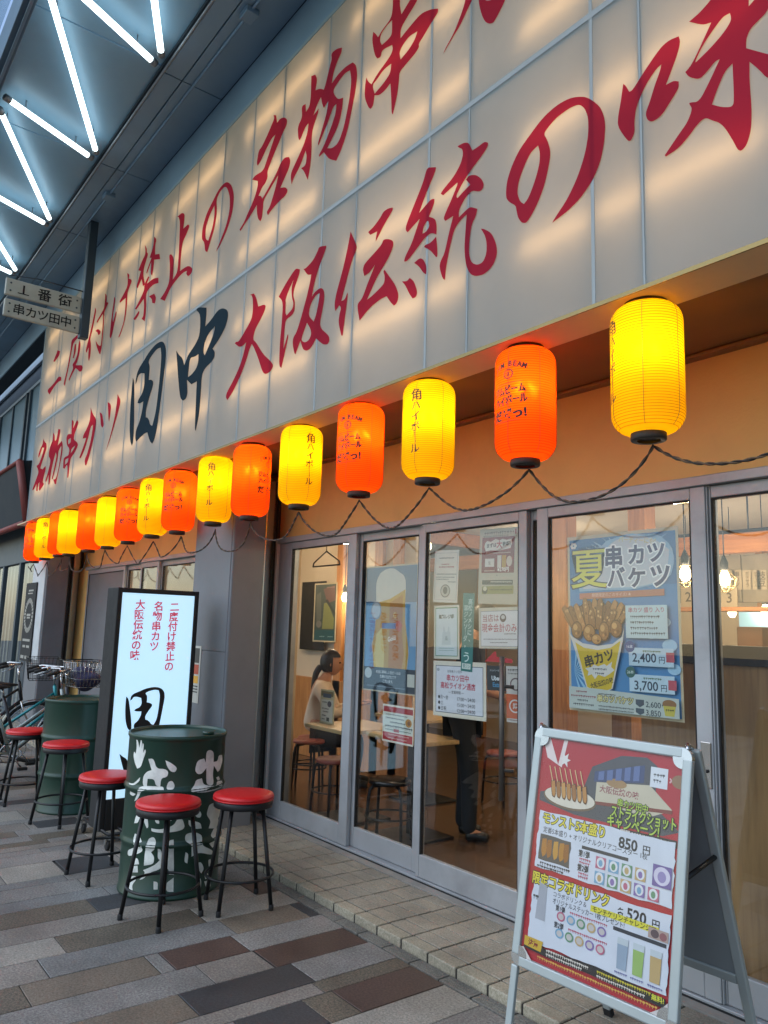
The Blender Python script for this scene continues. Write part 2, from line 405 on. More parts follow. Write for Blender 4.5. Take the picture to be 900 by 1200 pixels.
# head beam over the doors
b = B(); b.box((-5.655, DY-.05, HZ-.045), (BX1, DY+.06, HZ), M_alu2, .004); b.box((-10.9, DY-.05, HZ-.045), (-6.16, DY+.06, HZ), M_alu2, .004); b.done('door_head', shop)
b = B(); b.box((-5.655, DY-.045, PZ+.004), (BX1, DY+.06, PZ+.022), M_alu2, .003); b.box((-5.655, DY-.052, PZ+.004), (BX1, DY-.047, PZ+.011), M_blkm); b.box((-10.9, DY-.045, PZ+.004), (-6.16, DY+.06, PZ+.022), M_alu2, .003)
b.done('door_track', shop)
DT = HZ-.046; DB = PZ+.024
def dx(px, py): return atY(px, py, DY).x
def leaf(x0, x1, y, sl, sr, top=.055, bot=.13, kind='door', handle=None, solid=None):
    b = B(); d = .034
    b.box((x0, y-d/2, DB), (x0+sl, y+d/2, DT), M_alu2, .004); b.box((x1-sr, y-d/2, DB), (x1, y+d/2, DT), M_alu2, .004)
    b.box((x0+sl+.0005, y-d/2+.001, DT-top), (x1-sr-.0005, y+d/2-.001, DT-.0005), M_alu2, .004); b.box((x0+sl+.0005, y-d/2+.001, DB+.0005), (x1-sr-.0005, y+d/2-.001, DB+bot), M_alu2, .004)
    for xa, xb, za, zb in ((x0+sl, x0+sl+.008, DB+bot, DT-top), (x1-sr-.008, x1-sr, DB+bot, DT-top)):
        b.box((xa, y-.012, za), (xb, y+.012, zb), M_blkm)
    b.box((x0+sl+.008, y-.012, DT-top-.008), (x1-sr-.008, y+.012, DT-top-.0005), M_blkm)
    o = b.done(kind, shop)
    p = B(); p.box((x0+sl+.0085, y-.003, DB+bot+.0005), (x1-sr-.0085, y+.003, DT-top-.0085), solid or M_glass); p.done('panel' if solid else 'pane', o)
    if handle:
        h = B(); hx = handle
        zt, zb = atY(602, 770, y-.07).z, atY(602, 942, y-.07).z
        h.tube([(hx, y-.075, zb), (hx, y-.075, zt)], .0145, M_handle, 10)
        for z in (atY(602, 806, y-.06).z, atY(602, 906, y-.06).z): h.tube([(hx, y-.075, z), (hx+.0, y-.04, z), (hx+.035, y-.018, z)], .01, M_handle, 8)
        h.done('handle', o)
    return o
b = B(); x = dx(331, 634); b.box((x-.02, DY-.052, PZ), (x+.012, DY+.08, HZ-.002), M_jamb, .004); b.box((x+.0125, DY-.03, DB), (dx(344, 645), DY+.06, DT), M_alu2, .004); b.done('door_jamb', shop)
e = [dx(344, 645), dx(413, 638), dx(422, 637), dx(428.7, 636), dx(490.6, 627), dx(500, 626), dx(509, 625), dx(612.5, 610), dx(622, 600), dx(634, 600), dx(646.7, 608), dx(813, 590), dx(830, 570)]
leaf(e[0]+.001, e[2], DY-.018, .03, e[2]-e[1])
leaf(e[2]-.03, e[5], DY+.02, .06, e[5]-e[4])
leaf(e[5]-.0, e[8], DY-.018, .03, e[8]-e[7], handle=dx(602, 800))
leaf(e[9], e[12], DY-.018, e[10]-e[9], e[12]-e[11])
leaf(e[8]-.02, e[9]+.02, DY+.02, .03, .03)
b = B(); b.box((e[12]+.002, DY-.03, DB), (e[12]+.008, DY+.06, DT), M_alu2, .004); b.done('mullion', shop)
leaf(e[12]+.0085, e[12]+1.75, DY+.0, .008, .06, kind='window')
leaf(e[12]+1.76, BX1-.02, DY+.0, .05, .06, kind='window')
b = B(); lx = (e[11]+e[12])/2; zt = atY(827, 868, DY).z; b.box((lx-.018, DY-.042, zt-.19), (lx+.03, DY-.0355, zt), M_steel, .003); b.lathe([(.007, 0), (.007, .006)], M_blkm, 12, (lx+.012, DY-.0425, zt-.12), mtx=Matrix.Rotation(R(90), 4, 'X')); b.done('lock_plate', shop)
# far bay: grey panel, three small lights
f = [dx(95, 700), dx(104, 700), dx(143, 690), dx(148, 690), dx(167, 670), dx(190, 660), dx(205, 650), -6.16]
b = B(); b.box((f[0]-.1, DY-.04, PZ), (f[1], DY+.08, HZ-.002), M_cream, .004); b.done('door_jamb', shop); b = B(); b.box((-6.3, DY-.04, PZ), (-6.165, DY+.08, HZ-.002), M_cream, .004); b.done('door_jamb', shop)
leaf(f[1]+.002, f[3], DY-.018, .03, .05, solid=M_grey); leaf(f[3]-.03, f[4]+.06, DY+.02, .05, .06); leaf(f[4]+.03, f[5], DY-.018, .04, .05); leaf(f[5]-.02, -6.302, DY+.02, .04, .05)

# room inside
M_rf = mat('brown_floor_tile', '#5b4331', .22, 0, var=.2, scale=5, dirt=.3)
b = B(); b.box((-11.4, DY+.061, -.02), (BX1-.1, 8.2, PZ+.006), M_rf); b.done('room_floor', shop)
b = B(); b.box((-11.4, DY+.141, 2.72), (BX1-.1, 8.2, 2.85), M_plas); b.done('room_ceiling', shop)
b = B(); b.box((-11.4, 8.2, 0), (BX1-.1, 8.34, 2.85), M_plas); b.done('back_wall', shop)
b = B(); b.box((-11.5, DY+.141, 0), (-11.4, 8.34, 2.85), M_plas); b.done('room_side_wall', shop); b = B(); b.box((BX1-.1, DY+.141, 0), (BX1-.001, 8.34, 2.85), M_plas); b.done('room_side_wall', shop)
for xx in (-9.6, -8.2, -6.8, -5.4, -4.0): b = B(); b.box((xx-.06, 8.08, .05), (xx+.06, 8.199, 2.718), M_wood, .006); b.done('wooden_post', shop)
for px_ in (751, 660): xx = atY(px_, 620, 5.02).x; b = B(); b.box((xx-.075, 4.96, .05), (xx+.075, 5.1, 2.718), M_wood, .006); b.done('wooden_post', shop)
for xx in (-9.6, -6.8): b = B(); b.box((xx-.05, DY+.3, 2.55), (xx+.05, 8.07, 2.715), M_woodx, .006); b.done('ceiling_beam', shop)
b = B(); b.box((-11.3, 5.22, 2.14), (BX1-.2, 5.3, atY(870, 626, 5.3).z+.0), M_woodx, .006); b.done('wooden_beam', shop)
b = B(); z1 = atY(870, 648, 5.3).z
nb = 60
for k in range(nb):
    xa = -3.9+k*.1
    b.box((xa, 5.36+(.012 if k % 2 else 0), 1.8), (xa+.098, 5.42, 2.139), M_corr, .004)
b.done('board_wall', shop)
b = B(); b.box((-3.9, 5.18, atY(870, 712, 5.3).z-.03), (2.1, 5.34, atY(870, 712, 5.3).z), M_woodx, .004); b.done('shelf', shop)
b = B(); b.box((-3.9, 5.34, .05), (2.1, 5.4, 1.05), M_ply); b.box((-3.9, 5.2, 1.051), (2.1, 5.7, 1.09), M_woodx, .004); b.done('kitchen_counter', shop)
b = B()
z1 = atY(870, 757, 3.62).z; zc = atY(870, 780, 3.62).z
b.box((-2.42, 3.56, PZ+.008), (1.9, 3.6, zc), M_ply, .003); b.box((-2.46, 3.535, zc+.001), (1.9, 3.75, z1), M_blkm, .004); b.done('counter_front', shop)
# partition behind the far tables
b = B(); b.box((-9.2, 5.05, PZ+.008), (-6.05, 5.12, 2.718), M_plas)
for k, xx in enumerate((-7.35, -7.02, -6.62, -6.3)): b.box((xx-.07, 5.0, PZ+.008), (xx+.07, 5.049, 2.716), M_wood, .004)
b.box((-8.9, 5.0, PZ+.008), (-6.05, 5.045, .95), M_wood, .004); b.done('partition_wall', shop)
b = B(); xx = atY(342, 750, 3.45).x; b.box((xx-.05, 3.42, PZ+.008), (xx+.05, 3.48, 2.718), mat('pale_post', '#cdb698', .6, 0, var=.05), .004); b.done('pale_post', shop)
b = B(); b.box((-3.25, 3.3, PZ+.0065), (-1.9, 4.5, PZ+.012), mat('door_mat', '#4a2620', .95, 0, var=.15, scale=60, bump=.5, bscale=300)); tag(b.done('door_mat'), 'dark red mat on the brown floor inside the glass door', 'mat')

# ------------------------------------------------------------ the big backlit sign
sgn = thing('shop_sign', 'huge backlit white sign board with red and black brush lettering along the whole front', 'sign', ((SX0+SX1)/2, SY, SBZ))
M_sheet = membrane('sign_sheet', '#97a3a8', '#fff4e4', .45)
b = B(); b.quad([(SX0, SY, SBZ), (SX1, SY, SBZ), (SX1, SY, STZ), (SX0, SY, STZ)], M_sheet); b.done('face_sheet', sgn)
M_bar = mat('sign_frame_paint', '#8fa4ad', .5, .2, var=.08)
b = B()
b.box((SX0-.02, SY-.008, SBZ-.018), (SX1+.02, SY-.001, SBZ-.001), mat('sign_bottom_edge', '#8d7a4a', .4, .5)); b.box((SX0-.012, SY-.004, SBZ), (SX0-.0005, SY+.22, STZ), M_bar)
b.box((SX1+.0005, SY-.004, SBZ), (SX1+.012, SY+.22, STZ), M_bar); b.box((SX0-.012, SY-.004, STZ+.0005), (SX1+.012, SY+.22, STZ+.03), M_bar); b.done('edge_frame', sgn)
b = B(); b.box((SX0, SY+.205, SBZ+.016), (SX1, SY+.22, STZ), mat('sign_box_white', '#d8d6d0', .6)); b.done('back_panel', sgn)
b = B(); b.box((SX0, SY+.02, SBZ+.0005), (SX1, SY+.205, SBZ+.008), mat('sign_box_floor', '#c8c6c0', .6)); b.done('box_floor', sgn)
b = B(); zmid = atY(450, 195, SY).z
k = SY/2.45
xx = -1.61*k
while xx > SX0: b.box((xx-.011, SY+.004, SBZ+.01), (xx+.011, SY+.03, STZ-.01), M_bar); xx -= .983*k
xx = (-1.61+.983)*k
while xx < SX1: b.box((xx-.011, SY+.004, SBZ+.01), (xx+.011, SY+.03, STZ-.01), M_bar); xx += .983*k
xx = -1.845*k+2*1.057*k
while xx > SX0: b.box((xx-.017, SY+.032, SBZ+.01), (xx+.017, SY+.05, STZ-.01), M_bar); xx -= 1.057*k
b.box((SX0+.01, SY+.0035, zmid-.05), (SX1-.01, SY+.03, zmid), M_bar); b.done('inner_frame', sgn)
M_tube = emit('sign_tube_light', (1.0, .66, .34), 3.9)
for z in (3.25, 3.78, 4.36, 4.86, 5.38):
    z = 1.53+(z-1.53)*k; xc = -2.42*k+2*1.46*k
    while xc-.16 > SX0:
        a, c = max(SX0+.05, xc-1.46*k+.17), min(xc-.17, SX1-.05)
        if c-a > .2:
            b = B(); b.tube([(a, SY+.07, z), (c, SY+.07, z)], .014, M_tube, 8); b.done('lamp_tube', sgn)
        xc -= 1.46*k
M_joint = mat('sheet_joint', '#959c9d', .5, 0, var=.06)
b = B(); xx = -1.845*k+2*1.057*k
while xx > SX0+.05: b.box((xx-.0085, SY-.0022, SBZ+.001), (xx+.0085, SY-.0006, STZ-.001), M_joint) if xx < SX1-.02 else None; xx -= 1.057*k
xx = (-1.61+2*.983)*k
while xx > SX0+.05: b.box((xx-.0045, SY-.0018, SBZ+.001), (xx+.0045, SY-.0006, STZ-.001), M_joint) if xx < SX1-.02 else None; xx -= .983*k
b.box((SX0+.002, SY-.0026, zmid-.03), (SX1-.002, SY-.0023, zmid-.001), mat('cross_joint', '#979e9f', .5, 0, var=.06)); b.done('sheet_joint', sgn)
M_red = membrane('red_film', '#b2374d', '#d8384e', .5); M_blkf = membrane('black_film', '#34444f', '#2b3a44', .35)
FS = (Vector((0, SY, 0)), X_, -Z_, -Y_)
def brush(x0, y0, s, outers, holes=(), film=None, y=SY, it=2):
    b = B()
    def cv(pts): 
        q = [atY(x0+p[0]/s, y0+p[1]/s, y) for p in chaikin(pts, it)]
        return [(v.x, -v.z) for v in q]
    for i, o in enumerate(outers):
        hs = [cv(h) for h in holes] if i == 0 else []
        b.poly(FS, cv(o), film or M_red, hs, .0036)
    b.done('letter', sgn)
LET = [(45,370,11.25,[[(255,455),(290,470),(275,530),(240,580),(215,612),(200,600),(225,540),(245,490)],[(275,800),(305,810),(305,855),(275,865),(235,905),(190,970),(150,1040),(125,1005),(130,970),(170,935),(225,870),(250,830)]],[],0),
(45,370,11.25,[[(440,330),(465,300),(560,215),(580,240),(470,345),(440,470),(415,620),(385,770),(350,925),(335,905),(350,840),(385,700),(410,560),(430,440)],[(520,160),(545,175),(530,225),(510,215)],[(480,380),(500,370),(500,460),(470,560),(455,560),(470,500)],[(545,320),(562,370),(550,480),(520,600),(495,650),(520,655),(575,650),(590,680),(575,735),(545,740),(520,710),(495,690),(440,790),(410,860),(400,845),(430,770),(465,690),(450,645),(490,590),(520,500),(530,400)]],[],0),
(100,310,10.92,[[(130,550),(145,590),(120,720),(92,850),(65,960),(75,1000),(75,1100),(62,1200),(48,1240),(38,1190),(48,1060),(20,1130),(8,1110),(25,1030),(60,900),(95,740),(120,620)],[(260,370),(280,400),(275,480),(300,490),(270,560),(247,610),(245,700),(235,850),(215,1060),(195,1150),(180,1140),(145,1040),(135,970),(160,1020),(190,1045),(205,1030),(220,850),(232,700),(230,630),(155,750),(145,735),(200,640),(245,560),(255,460)],[(130,850),(165,825),(200,850),(195,890),(170,905),(160,870)]],[],0),
(100,310,10.92,[[(375,410),(388,440),(375,540),(352,690),(358,740),(395,600),(407,610),(380,740),(345,900),(330,945),(315,930),(320,860),(338,690),(358,540)],[(540,110),(570,130),(560,180),(590,190),(600,215),(570,290),(547,350),(542,420),(537,540),(517,690),(482,820),(442,930),(425,935),(458,850),(493,740),(513,600),(520,430),(450,490),(440,475),(500,370),(542,280),(548,200)]],[],0),
(150,240,6.43,[[(130,300),(145,330),(145,360),(155,370),(140,420),(122,480),(117,530),(132,600),(115,615),(105,560),(75,630),(65,620),(85,550),(100,500),(80,495),(110,420),(135,370)],[(200,240),(218,260),(207,310),(207,375),(240,370),(245,410),(200,415),(195,470),(185,535),(172,520),(178,430),(145,520),(140,510),(165,440),(180,400),(165,400),(185,340),(195,300)],[(155,540),(165,545),(145,595),(195,555),(232,550),(232,590),(195,600),(155,640),(137,680),(140,760),(136,830),(128,878),(105,860),(118,840),(124,760),(121,710),(65,790),(55,785),(100,700),(125,640),(125,600)],[(84,800),(90,812),(72,850),(55,870),(42,862)],[(160,690),(200,670),(215,700),(205,745),(185,740),(182,710)]],[],0),
(150,240,6.43,[[(375,90),(410,60),(430,70),(428,110),(420,180),(455,148),(468,160),(440,230),(415,280),(402,380),(395,500),(420,480),(460,458),(490,480),(480,520),(455,540),(440,520),(448,498),(420,510),(380,550),(320,630),(280,725),(245,710),(280,660),(312,590),(318,500),(318,440),(312,380),(328,372),(348,400),(345,490),(340,565),(375,510),(385,380),(390,250),(395,130),(385,95)]],[],0),
(230,60,4.5,[[(150,695),(170,690),(190,710),(202,760),(195,840),(170,930),(130,1020),(105,1060),(125,1010),(160,920),(178,840),(180,770),(165,720),(150,715),(125,745),(108,785),(112,840),(100,930),(75,1010),(60,1060),(48,1055),(45,1010),(30,990),(35,930),(55,860),(90,790),(120,730)]],[[(98,815),(98,870),(85,940),(65,1000),(50,990),(52,930),(75,860)]],0),
(270,130,9.23,[[(470,45),(500,50),(505,90),(510,130),(540,85),(590,70),(620,95),(612,160),(575,230),(540,320),(480,460),(425,600),(405,660),(408,720),(385,780),(345,830),(310,920),(335,920),(350,950),(430,810),(500,680),(545,570),(590,505),(640,500),(655,540),(640,620),(590,730),(545,835),(600,825),(628,860),(600,920),(530,980),(460,1060),(410,1130),(395,1095),(430,1040),(465,930),(500,800),(520,700),(480,770),(420,870),(362,970),(358,1060),(345,1160),(330,1195),(305,1175),(290,1100),(290,1020),(225,1130),(150,1240),(115,1300),(103,1285),(150,1210),(200,1090),(260,960),(300,820),(300,760),(240,745),(270,700),(360,650),(400,530),(450,380),(490,260),(450,300),(390,420),(330,550),(300,595),(288,570),(310,430),(345,390),(410,250),(460,130),(480,80)]],[],0),
(330,50,7.5,[[(265,295),(300,283),(318,320),(302,420),(340,405),(375,415),(390,370),(430,200),(445,150),(440,95),(490,55),(535,45),(530,90),(500,150),(460,260),(445,360),(500,280),(570,210),(630,175),(660,200),(670,290),(655,420),(620,600),(580,790),(530,940),(485,1040),(420,1025),(375,965),(335,1005),(330,990),(370,920),(430,770),(480,620),(485,540),(455,570),(420,680),(370,800),(328,905),(322,890),(360,760),(400,620),(415,515),(375,575),(360,540),(350,480),(310,560),(285,640),(330,580),(325,620),(290,720),(270,800),(268,950),(255,1100),(233,1208),(200,1130),(175,1105),(215,1080),(225,1000),(215,950),(170,1080),(110,1190),(92,1250),(80,1160),(130,1050),(190,920),(230,800),(240,710),(215,740),(190,800),(165,860),(150,845),(145,740),(185,660),(180,560),(215,540),(218,610),(250,560),(262,460)]],[[(460,440),(475,470),(500,500),(545,485),(535,600),(500,740),(440,860),(405,930),(450,930),(505,880),(555,730),(600,500),(618,330),(605,245),(560,270),(500,350),(462,410)]],0),
(420,0,5,[[(205,-110),(255,-110),(248,-30),(245,30),(255,85),(300,10),(330,-40),(365,-40),(340,20),(290,100),(250,170),(250,225),(310,150),(370,80),(430,55),(470,52),(470,75),(430,135),(390,205),(355,260),(360,275),(340,310),(280,380),(243,425),(240,480),(230,560),(205,672),(197,665),(195,570),(190,490),(160,530),(125,560),(98,560),(90,620),(75,640),(60,630),(38,570),(42,500),(50,455),(60,480),(80,495),(110,440),(190,330),(205,290),(200,265),(140,295),(135,335),(115,345),(100,330),(82,240),(90,188),(105,200),(118,220),(140,180),(195,110),(205,40)]],[[(200,120),(200,200),(180,230),(140,265),(128,240),(135,200),(170,150)],[(348,185),(335,230),(300,290),(250,350),(243,310),(260,270),(300,215)],[(195,375),(190,430),(150,490),(98,550),(84,500),(110,470),(150,410)]],0),
(420,0,5,[[(640,-100),(690,-100),(680,-30),(660,20),(600,150),(550,230),(500,318),(510,290),(560,200),(600,100),(630,10)],[(705,-60),(708,20),(725,90),(745,130),(770,142),(795,135),(820,90),(865,0),(900,-100),(860,-100),(820,-40),(780,5),(750,5),(730,-60)]],[],0),
(30,430,7.5,[[(160,630),(170,660),(185,670),(188,715),(170,770),(140,860),(132,890),(150,900),(178,870),(180,900),(165,950),(152,1010),(165,1030),(150,1055),(125,1090),(118,1070),(125,1010),(110,1040),(108,1090),(95,1090),(98,1030),(75,1080),(60,1085),(75,1040),(105,960),(118,920),(98,870),(120,855),(150,770),(165,710),(150,710),(130,770),(118,800),(112,780),(130,720),(152,680)]],[],0),
(30,430,7.5,[[(245,575),(258,600),(260,650),(275,640),(290,545),(308,550),(300,620),(285,690),(320,650),(330,680),(325,760),(300,880),(270,1030),(258,1030),(245,990),(270,985),(295,880),(315,740),(318,690),(290,740),(285,800),(258,920),(240,990),(232,985),(255,880),(275,780),(268,750),(240,850),(225,930),(215,1030),(203,1035),(205,950),(185,1010),(175,1005),(200,920),(222,830),(215,800),(205,790),(208,740),(225,680),(240,650)]],[],0),
(30,430,7.5,[[(410,465),(428,480),(420,540),(455,465),(470,490),(440,570),(430,600),(425,640),(455,660),(465,690),(430,760),(400,800),(390,850),(380,970),(368,975),(372,880),(365,860),(345,895),(332,890),(335,810),(350,790),(380,780),(390,720),(365,690),(360,620),(375,590),(405,590)]],[[(400,625),(398,665),(378,680),(375,640)],[(440,690),(420,730),(398,760),(405,720)],[(380,800),(372,840),(348,860),(350,815)]],0),
(95,450,8.57,[[(100,235),(120,300),(155,350),(150,430),(125,570),(85,730),(55,820),(42,815),(38,760),(65,700),(100,570),(120,450),(122,410),(100,430),(75,540),(40,660),(0,745),(-15,740),(30,620),(55,540),(20,550),(25,515),(70,430),(95,350)]],[],0),
(95,450,8.57,[[(190,285),(215,300),(225,370),(232,420),(215,440),(200,410),(198,340)],[(270,180),(305,205),(300,290),(285,380),(278,350),(275,260)],[(370,100),(400,160),(395,210),(360,340),(310,510),(250,685),(262,640),(300,510),(340,340),(362,200)]],[],0),
(145,390,8.57,[[(120,520),(130,430),(155,360),(200,290),(260,190),(330,110),(380,85),(410,100),(428,160),(425,280),(400,480),(370,720),(340,950),(310,1080),(290,1115),(265,1090),(240,1000),(215,1010),(170,1050),(130,1095),(118,1060),(125,980),(160,900),(190,780),(200,690),(160,712),(142,705),(150,670),(190,610),(212,520),(212,410),(175,405),(150,430),(135,490)],[(95,450),(110,490),(110,700),(108,900),(100,1100),(85,1135),(68,1090),(62,950),(70,750),(85,550)]],[[(375,150),(382,240),(370,400),(350,600),(325,800),(290,935),(268,925),(260,880),(240,850),(225,850),(225,780),(260,650),(295,540),(302,490),(280,470),(255,475),(262,400),(265,330),(250,290),(290,220),(340,160)]],1),
(195,350,7.06,[[(250,95),(265,72),(335,75),(335,130),(325,230),(370,180),(430,95),(470,78),(510,95),(515,150),(495,230),(450,320),(385,415),(405,440),(400,490),(370,530),(320,580),(295,640),(290,760),(275,960),(245,1095),(238,1080),(245,900),(255,685),(210,710),(174,672),(178,780),(165,830),(140,845),(115,820),(100,650),(88,480),(85,430),(110,470),(135,490),(150,550),(160,530),(180,470),(240,385),(280,300),(285,130)]],[[(405,230),(395,290),(360,380),(320,470),(310,450),(315,380),(350,290)],[(268,460),(268,520),(250,580),(210,630),(182,650),(190,560),(200,490),(240,480)]],1),
(255,330,8,[[(305,125),(345,112),(370,160),(385,235),(440,215),(458,230),(440,290),(400,370),(355,450),(335,545),(365,570),(430,680),(500,745),(528,785),(505,840),(455,872),(425,850),(385,720),(345,620),(325,585),(300,640),(270,750),(220,880),(150,1030),(95,1112),(80,1085),(90,1040),(150,930),(210,800),(250,670),(272,570),(240,605),(205,615),(165,580),(175,565),(200,565),(240,500),(320,360),(335,280),(335,170),(325,130)]],[],0),
(315,270,7.06,[[(85,550),(150,430),(215,330),(235,315),(262,325),(255,370),(215,480),(205,540),(220,590),(218,660),(200,700),(145,740),(135,800),(125,980),(160,860),(168,870),(140,1000),(115,1110),(108,1140),(88,1120),(95,930),(110,780),(122,590)]],[[(208,410),(190,480),(195,560),(208,600),(200,650),(150,705),(140,680),(145,600),(140,580),(160,520)]],0),
(315,270,7.06,[[(420,135),(480,128),(475,160),(420,300),(385,420),(360,550),(385,510),(430,475),(460,490),(465,560),(450,650),(420,800),(500,870),(508,910),(490,945),(450,945),(395,895),(350,980),(315,998),(285,985),(265,915),(225,1025),(215,1020),(200,940),(205,890),(235,840),(280,690),(320,540),(345,430),(355,365),(325,372),(290,320),(310,315),(370,250),(405,180)]],[[(425,520),(415,600),(395,700),(375,755),(335,710),(340,650),(360,590),(395,535)],[(320,765),(350,820),(355,860),(335,910),(300,930),(272,910),(285,860)]],0),
(380,220,6.316,[[(198,325),(245,430),(240,465),(215,520),(170,680),(130,840),(155,830),(175,775),(178,800),(160,940),(140,1095),(130,1095),(108,1000),(115,940),(128,890),(115,870),(85,915),(78,870),(90,790),(140,610),(180,430)],[(510,148),(512,165),(450,270),(400,370),(385,400),(385,370),(395,325),(345,350),(328,330),(370,290),(420,220),(440,180),(475,155)],[(440,385),(480,380),(515,395),(515,440),(470,540),(400,650),(320,830),(360,800),(440,720),(450,690),(450,650),(440,620),(450,608),(480,650),(530,720),(555,790),(545,850),(520,875),(495,850),(465,805),(420,825),(340,890),(265,985),(250,900),(250,860),(285,820),(320,720),(380,570),(340,630),(300,655),(288,610),(300,565),(370,490),(430,420)]],[],0),
(465,150,6,[[(225,278),(280,278),(270,320),(210,460),(160,600),(245,500),(268,500),(268,530),(230,625),(275,640),(285,690),(282,750),(245,738),(205,770),(180,800),(130,870),(75,940),(55,940),(60,910),(110,810),(165,640),(120,690),(80,735),(65,720),(70,680),(130,530),(190,380),(210,300)],[(280,765),(288,830),(290,905),(280,910),(240,862),(195,838),(200,825),(240,810)],[(125,950),(165,915),(190,925),(212,970),(210,1030),(190,1020),(160,975)],[(40,1080),(75,1078),(95,1055),(125,1080),(148,1150),(140,1190),(115,1200),(90,1165),(65,1110)]],[[(225,655),(235,690),(210,730),(184,745),(190,700),(215,655)]],0),
(465,150,6,[[(430,130),(475,105),(510,105),(535,160),(580,130),(620,98),(645,105),(645,130),(600,200),(515,310),(460,400),(420,480),(430,495),(470,450),(520,400),(490,365),(510,335),(560,330),(600,360),(618,400),(605,435),(580,450),(530,440),(480,500),(440,580),(440,630),(490,580),(520,555),(570,570),(560,620),(530,680),(515,780),(510,890),(530,950),(570,965),(610,945),(635,880),(635,800),(620,750),(595,710),(615,710),(670,740),(705,820),(710,890),(680,970),(620,1030),(560,1045),(520,1030),(490,970),(478,860),(485,740),(495,610),(450,650),(405,720),(375,850),(350,980),(342,1070),(325,1060),(303,980),(310,940),(340,880),(370,740),(400,620),(345,655),(332,640),(345,600),(390,500),(430,400),(430,385),(380,430),(330,475),(312,465),(325,440),(400,350),(450,260),(470,190),(465,150),(440,140)]],[],0),
(580,90,5.625,[[(490,145),(550,133),(610,135),(690,190),(720,250),(732,320),(725,430),(700,560),(650,680),(570,800),(480,890),(380,965),(400,930),(480,810),(550,660),(600,500),(620,370),(618,270),(595,210),(560,183),(500,205),(410,270),(350,340),(325,380),(350,420),(370,490),(365,560),(330,720),(280,850),(215,965),(180,965),(155,930),(145,880),(140,850),(100,830),(75,800),(80,700),(110,600),(160,490),(230,390),(320,270),(410,190)]],[[(288,455),(300,500),(298,570),(270,680),(225,800),(195,840),(170,825),(150,770),(160,690),(200,580),(240,500)]],0),
(720,0,5,[[(55,493),(70,505),(90,540),(110,530),(165,440),(270,285),(320,240),(380,215),(390,250),(370,330),(305,500),(350,475),(380,480),(380,520),(330,600),(280,680),(225,718),(195,705),(185,665),(210,600),(240,500),(270,420),(278,380),(245,410),(180,510),(130,630),(120,720),(122,780),(100,828),(80,828),(22,745),(25,680),(40,600),(48,540)]],[],0),
(720,0,5,[[(570,0),(590,-40),(640,-100),(700,-150),(760,-160),(790,-60),(790,40),(850,-30),(930,-120),(980,-120),(900,70),(850,120),(800,170),(775,230),(775,285),(900,320),(1000,340),(1000,480),(900,465),(850,410),(795,365),(795,480),(808,640),(805,760),(780,850),(748,888),(725,880),(700,830),(650,750),(615,720),(580,710),(535,690),(490,730),(440,800),(380,870),(305,920),(298,912),(380,790),(430,720),(460,640),(440,610),(445,603),(500,598),(560,480),(620,350),(595,360),(540,430),(500,468),(440,455),(418,425),(450,390),(500,290),(570,135),(520,150),(440,130),(500,80)]],[[(680,80),(690,120),(640,200),(560,290),(480,368),(477,360),(520,270),(580,180),(640,100)],[(695,375),(705,600),(690,630),(630,630),(575,615),(600,540),(650,420)]],0)]

for x0, y0, s, o, h, c in LET: brush(x0, y0, s, o, h, M_blkf if c else M_red)
# ------------------------------------------------------------ arcade canopy and its tube lights
ZC = 5.95
kc = (ZC-1.53)/(5.75-1.53)
cano = thing('arcade_canopy', 'blue grey steel arcade canopy above the sign with seamed panels', 'canopy', (-6, 1.8, ZC))
M_cp = mat('canopy_panel', '#7d9cb4', .45, .15, var=.08, scale=1.2, dirt=.35); M_bp = mat('canopy_blue_panel', '#7ba2bb', .4, .1, var=.1, scale=.9, dirt=.2)
M_gap = mat('canopy_joint', '#23313c', .8, 0)
yb, ym, ye = 1.82*kc, 1.965*kc, 2.3*kc
x0 = -7.2
b = B(); xx = x0-1.6*8
while xx < 4:
    for ya, yc in ((yb+.004, ym-.004), (ym+.004, ye)): b.box((xx+.005, ya, ZC-.02), (xx+1.595, yc, ZC), M_cp, .004)
    xx += 1.6
b.done('soffit_panel', cano)
b = B(); b.box((-22, yb-.03, ZC+.001), (4, SY+.25, ZC+.03), M_gap); b.done('panel_joint', cano)
b = B(); b.box((-22, ye+.004, STZ+.04), (4, ye+.02, ZC-.02), M_cp); b.box((-22, ye+.021, STZ+.034), (4, SY+.24, STZ+.05), M_gap); b.done('gutter', cano)
yf = .87*kc
b = B(); xx = x0-1.6*8
while xx < 4:
    b.box((xx+.006, yf, ZC+.03), (xx+1.594, yb-.002, ZC+.06), M_bp, .004); xx += 1.6
b.done('blue_panel', cano)
b = B(); b.tube([(-22, yb-.006, ZC-.012), (4, yb-.006, ZC-.012)], .012, M_alu, 8); b.done('edge_bead', cano)
b = B(); b.box((-22, yf-.09, ZC-.06), (4, yf-.004, ZC+.25), mat('canopy_beam', '#4f6b80', .5, .1, dirt=.3), .006); b.box((-22, yf-.05, ZC-.085), (4, yf-.03, ZC-.061), M_cp); b.done('edge_beam', cano)
b = B(); b.tube([(-22, ym+.09, ZC-.032), (4, ym+.09, ZC-.032)], .011, M_cp, 8); b.done('conduit', cano)
for xx in (-10.6, -7.7, -4.6, -1.5): b = B(); b.box((xx-.06, ym+.04, ZC-.07), (xx+.06, ym+.14, ZC-.021), M_cp, .006); b.done('junction_box', cano)
M_led = emit('arcade_tube_light', '#e9fbff', 2.3)
low = [-7.02+1.6*k for k in range(-7, 6)]
n = 0
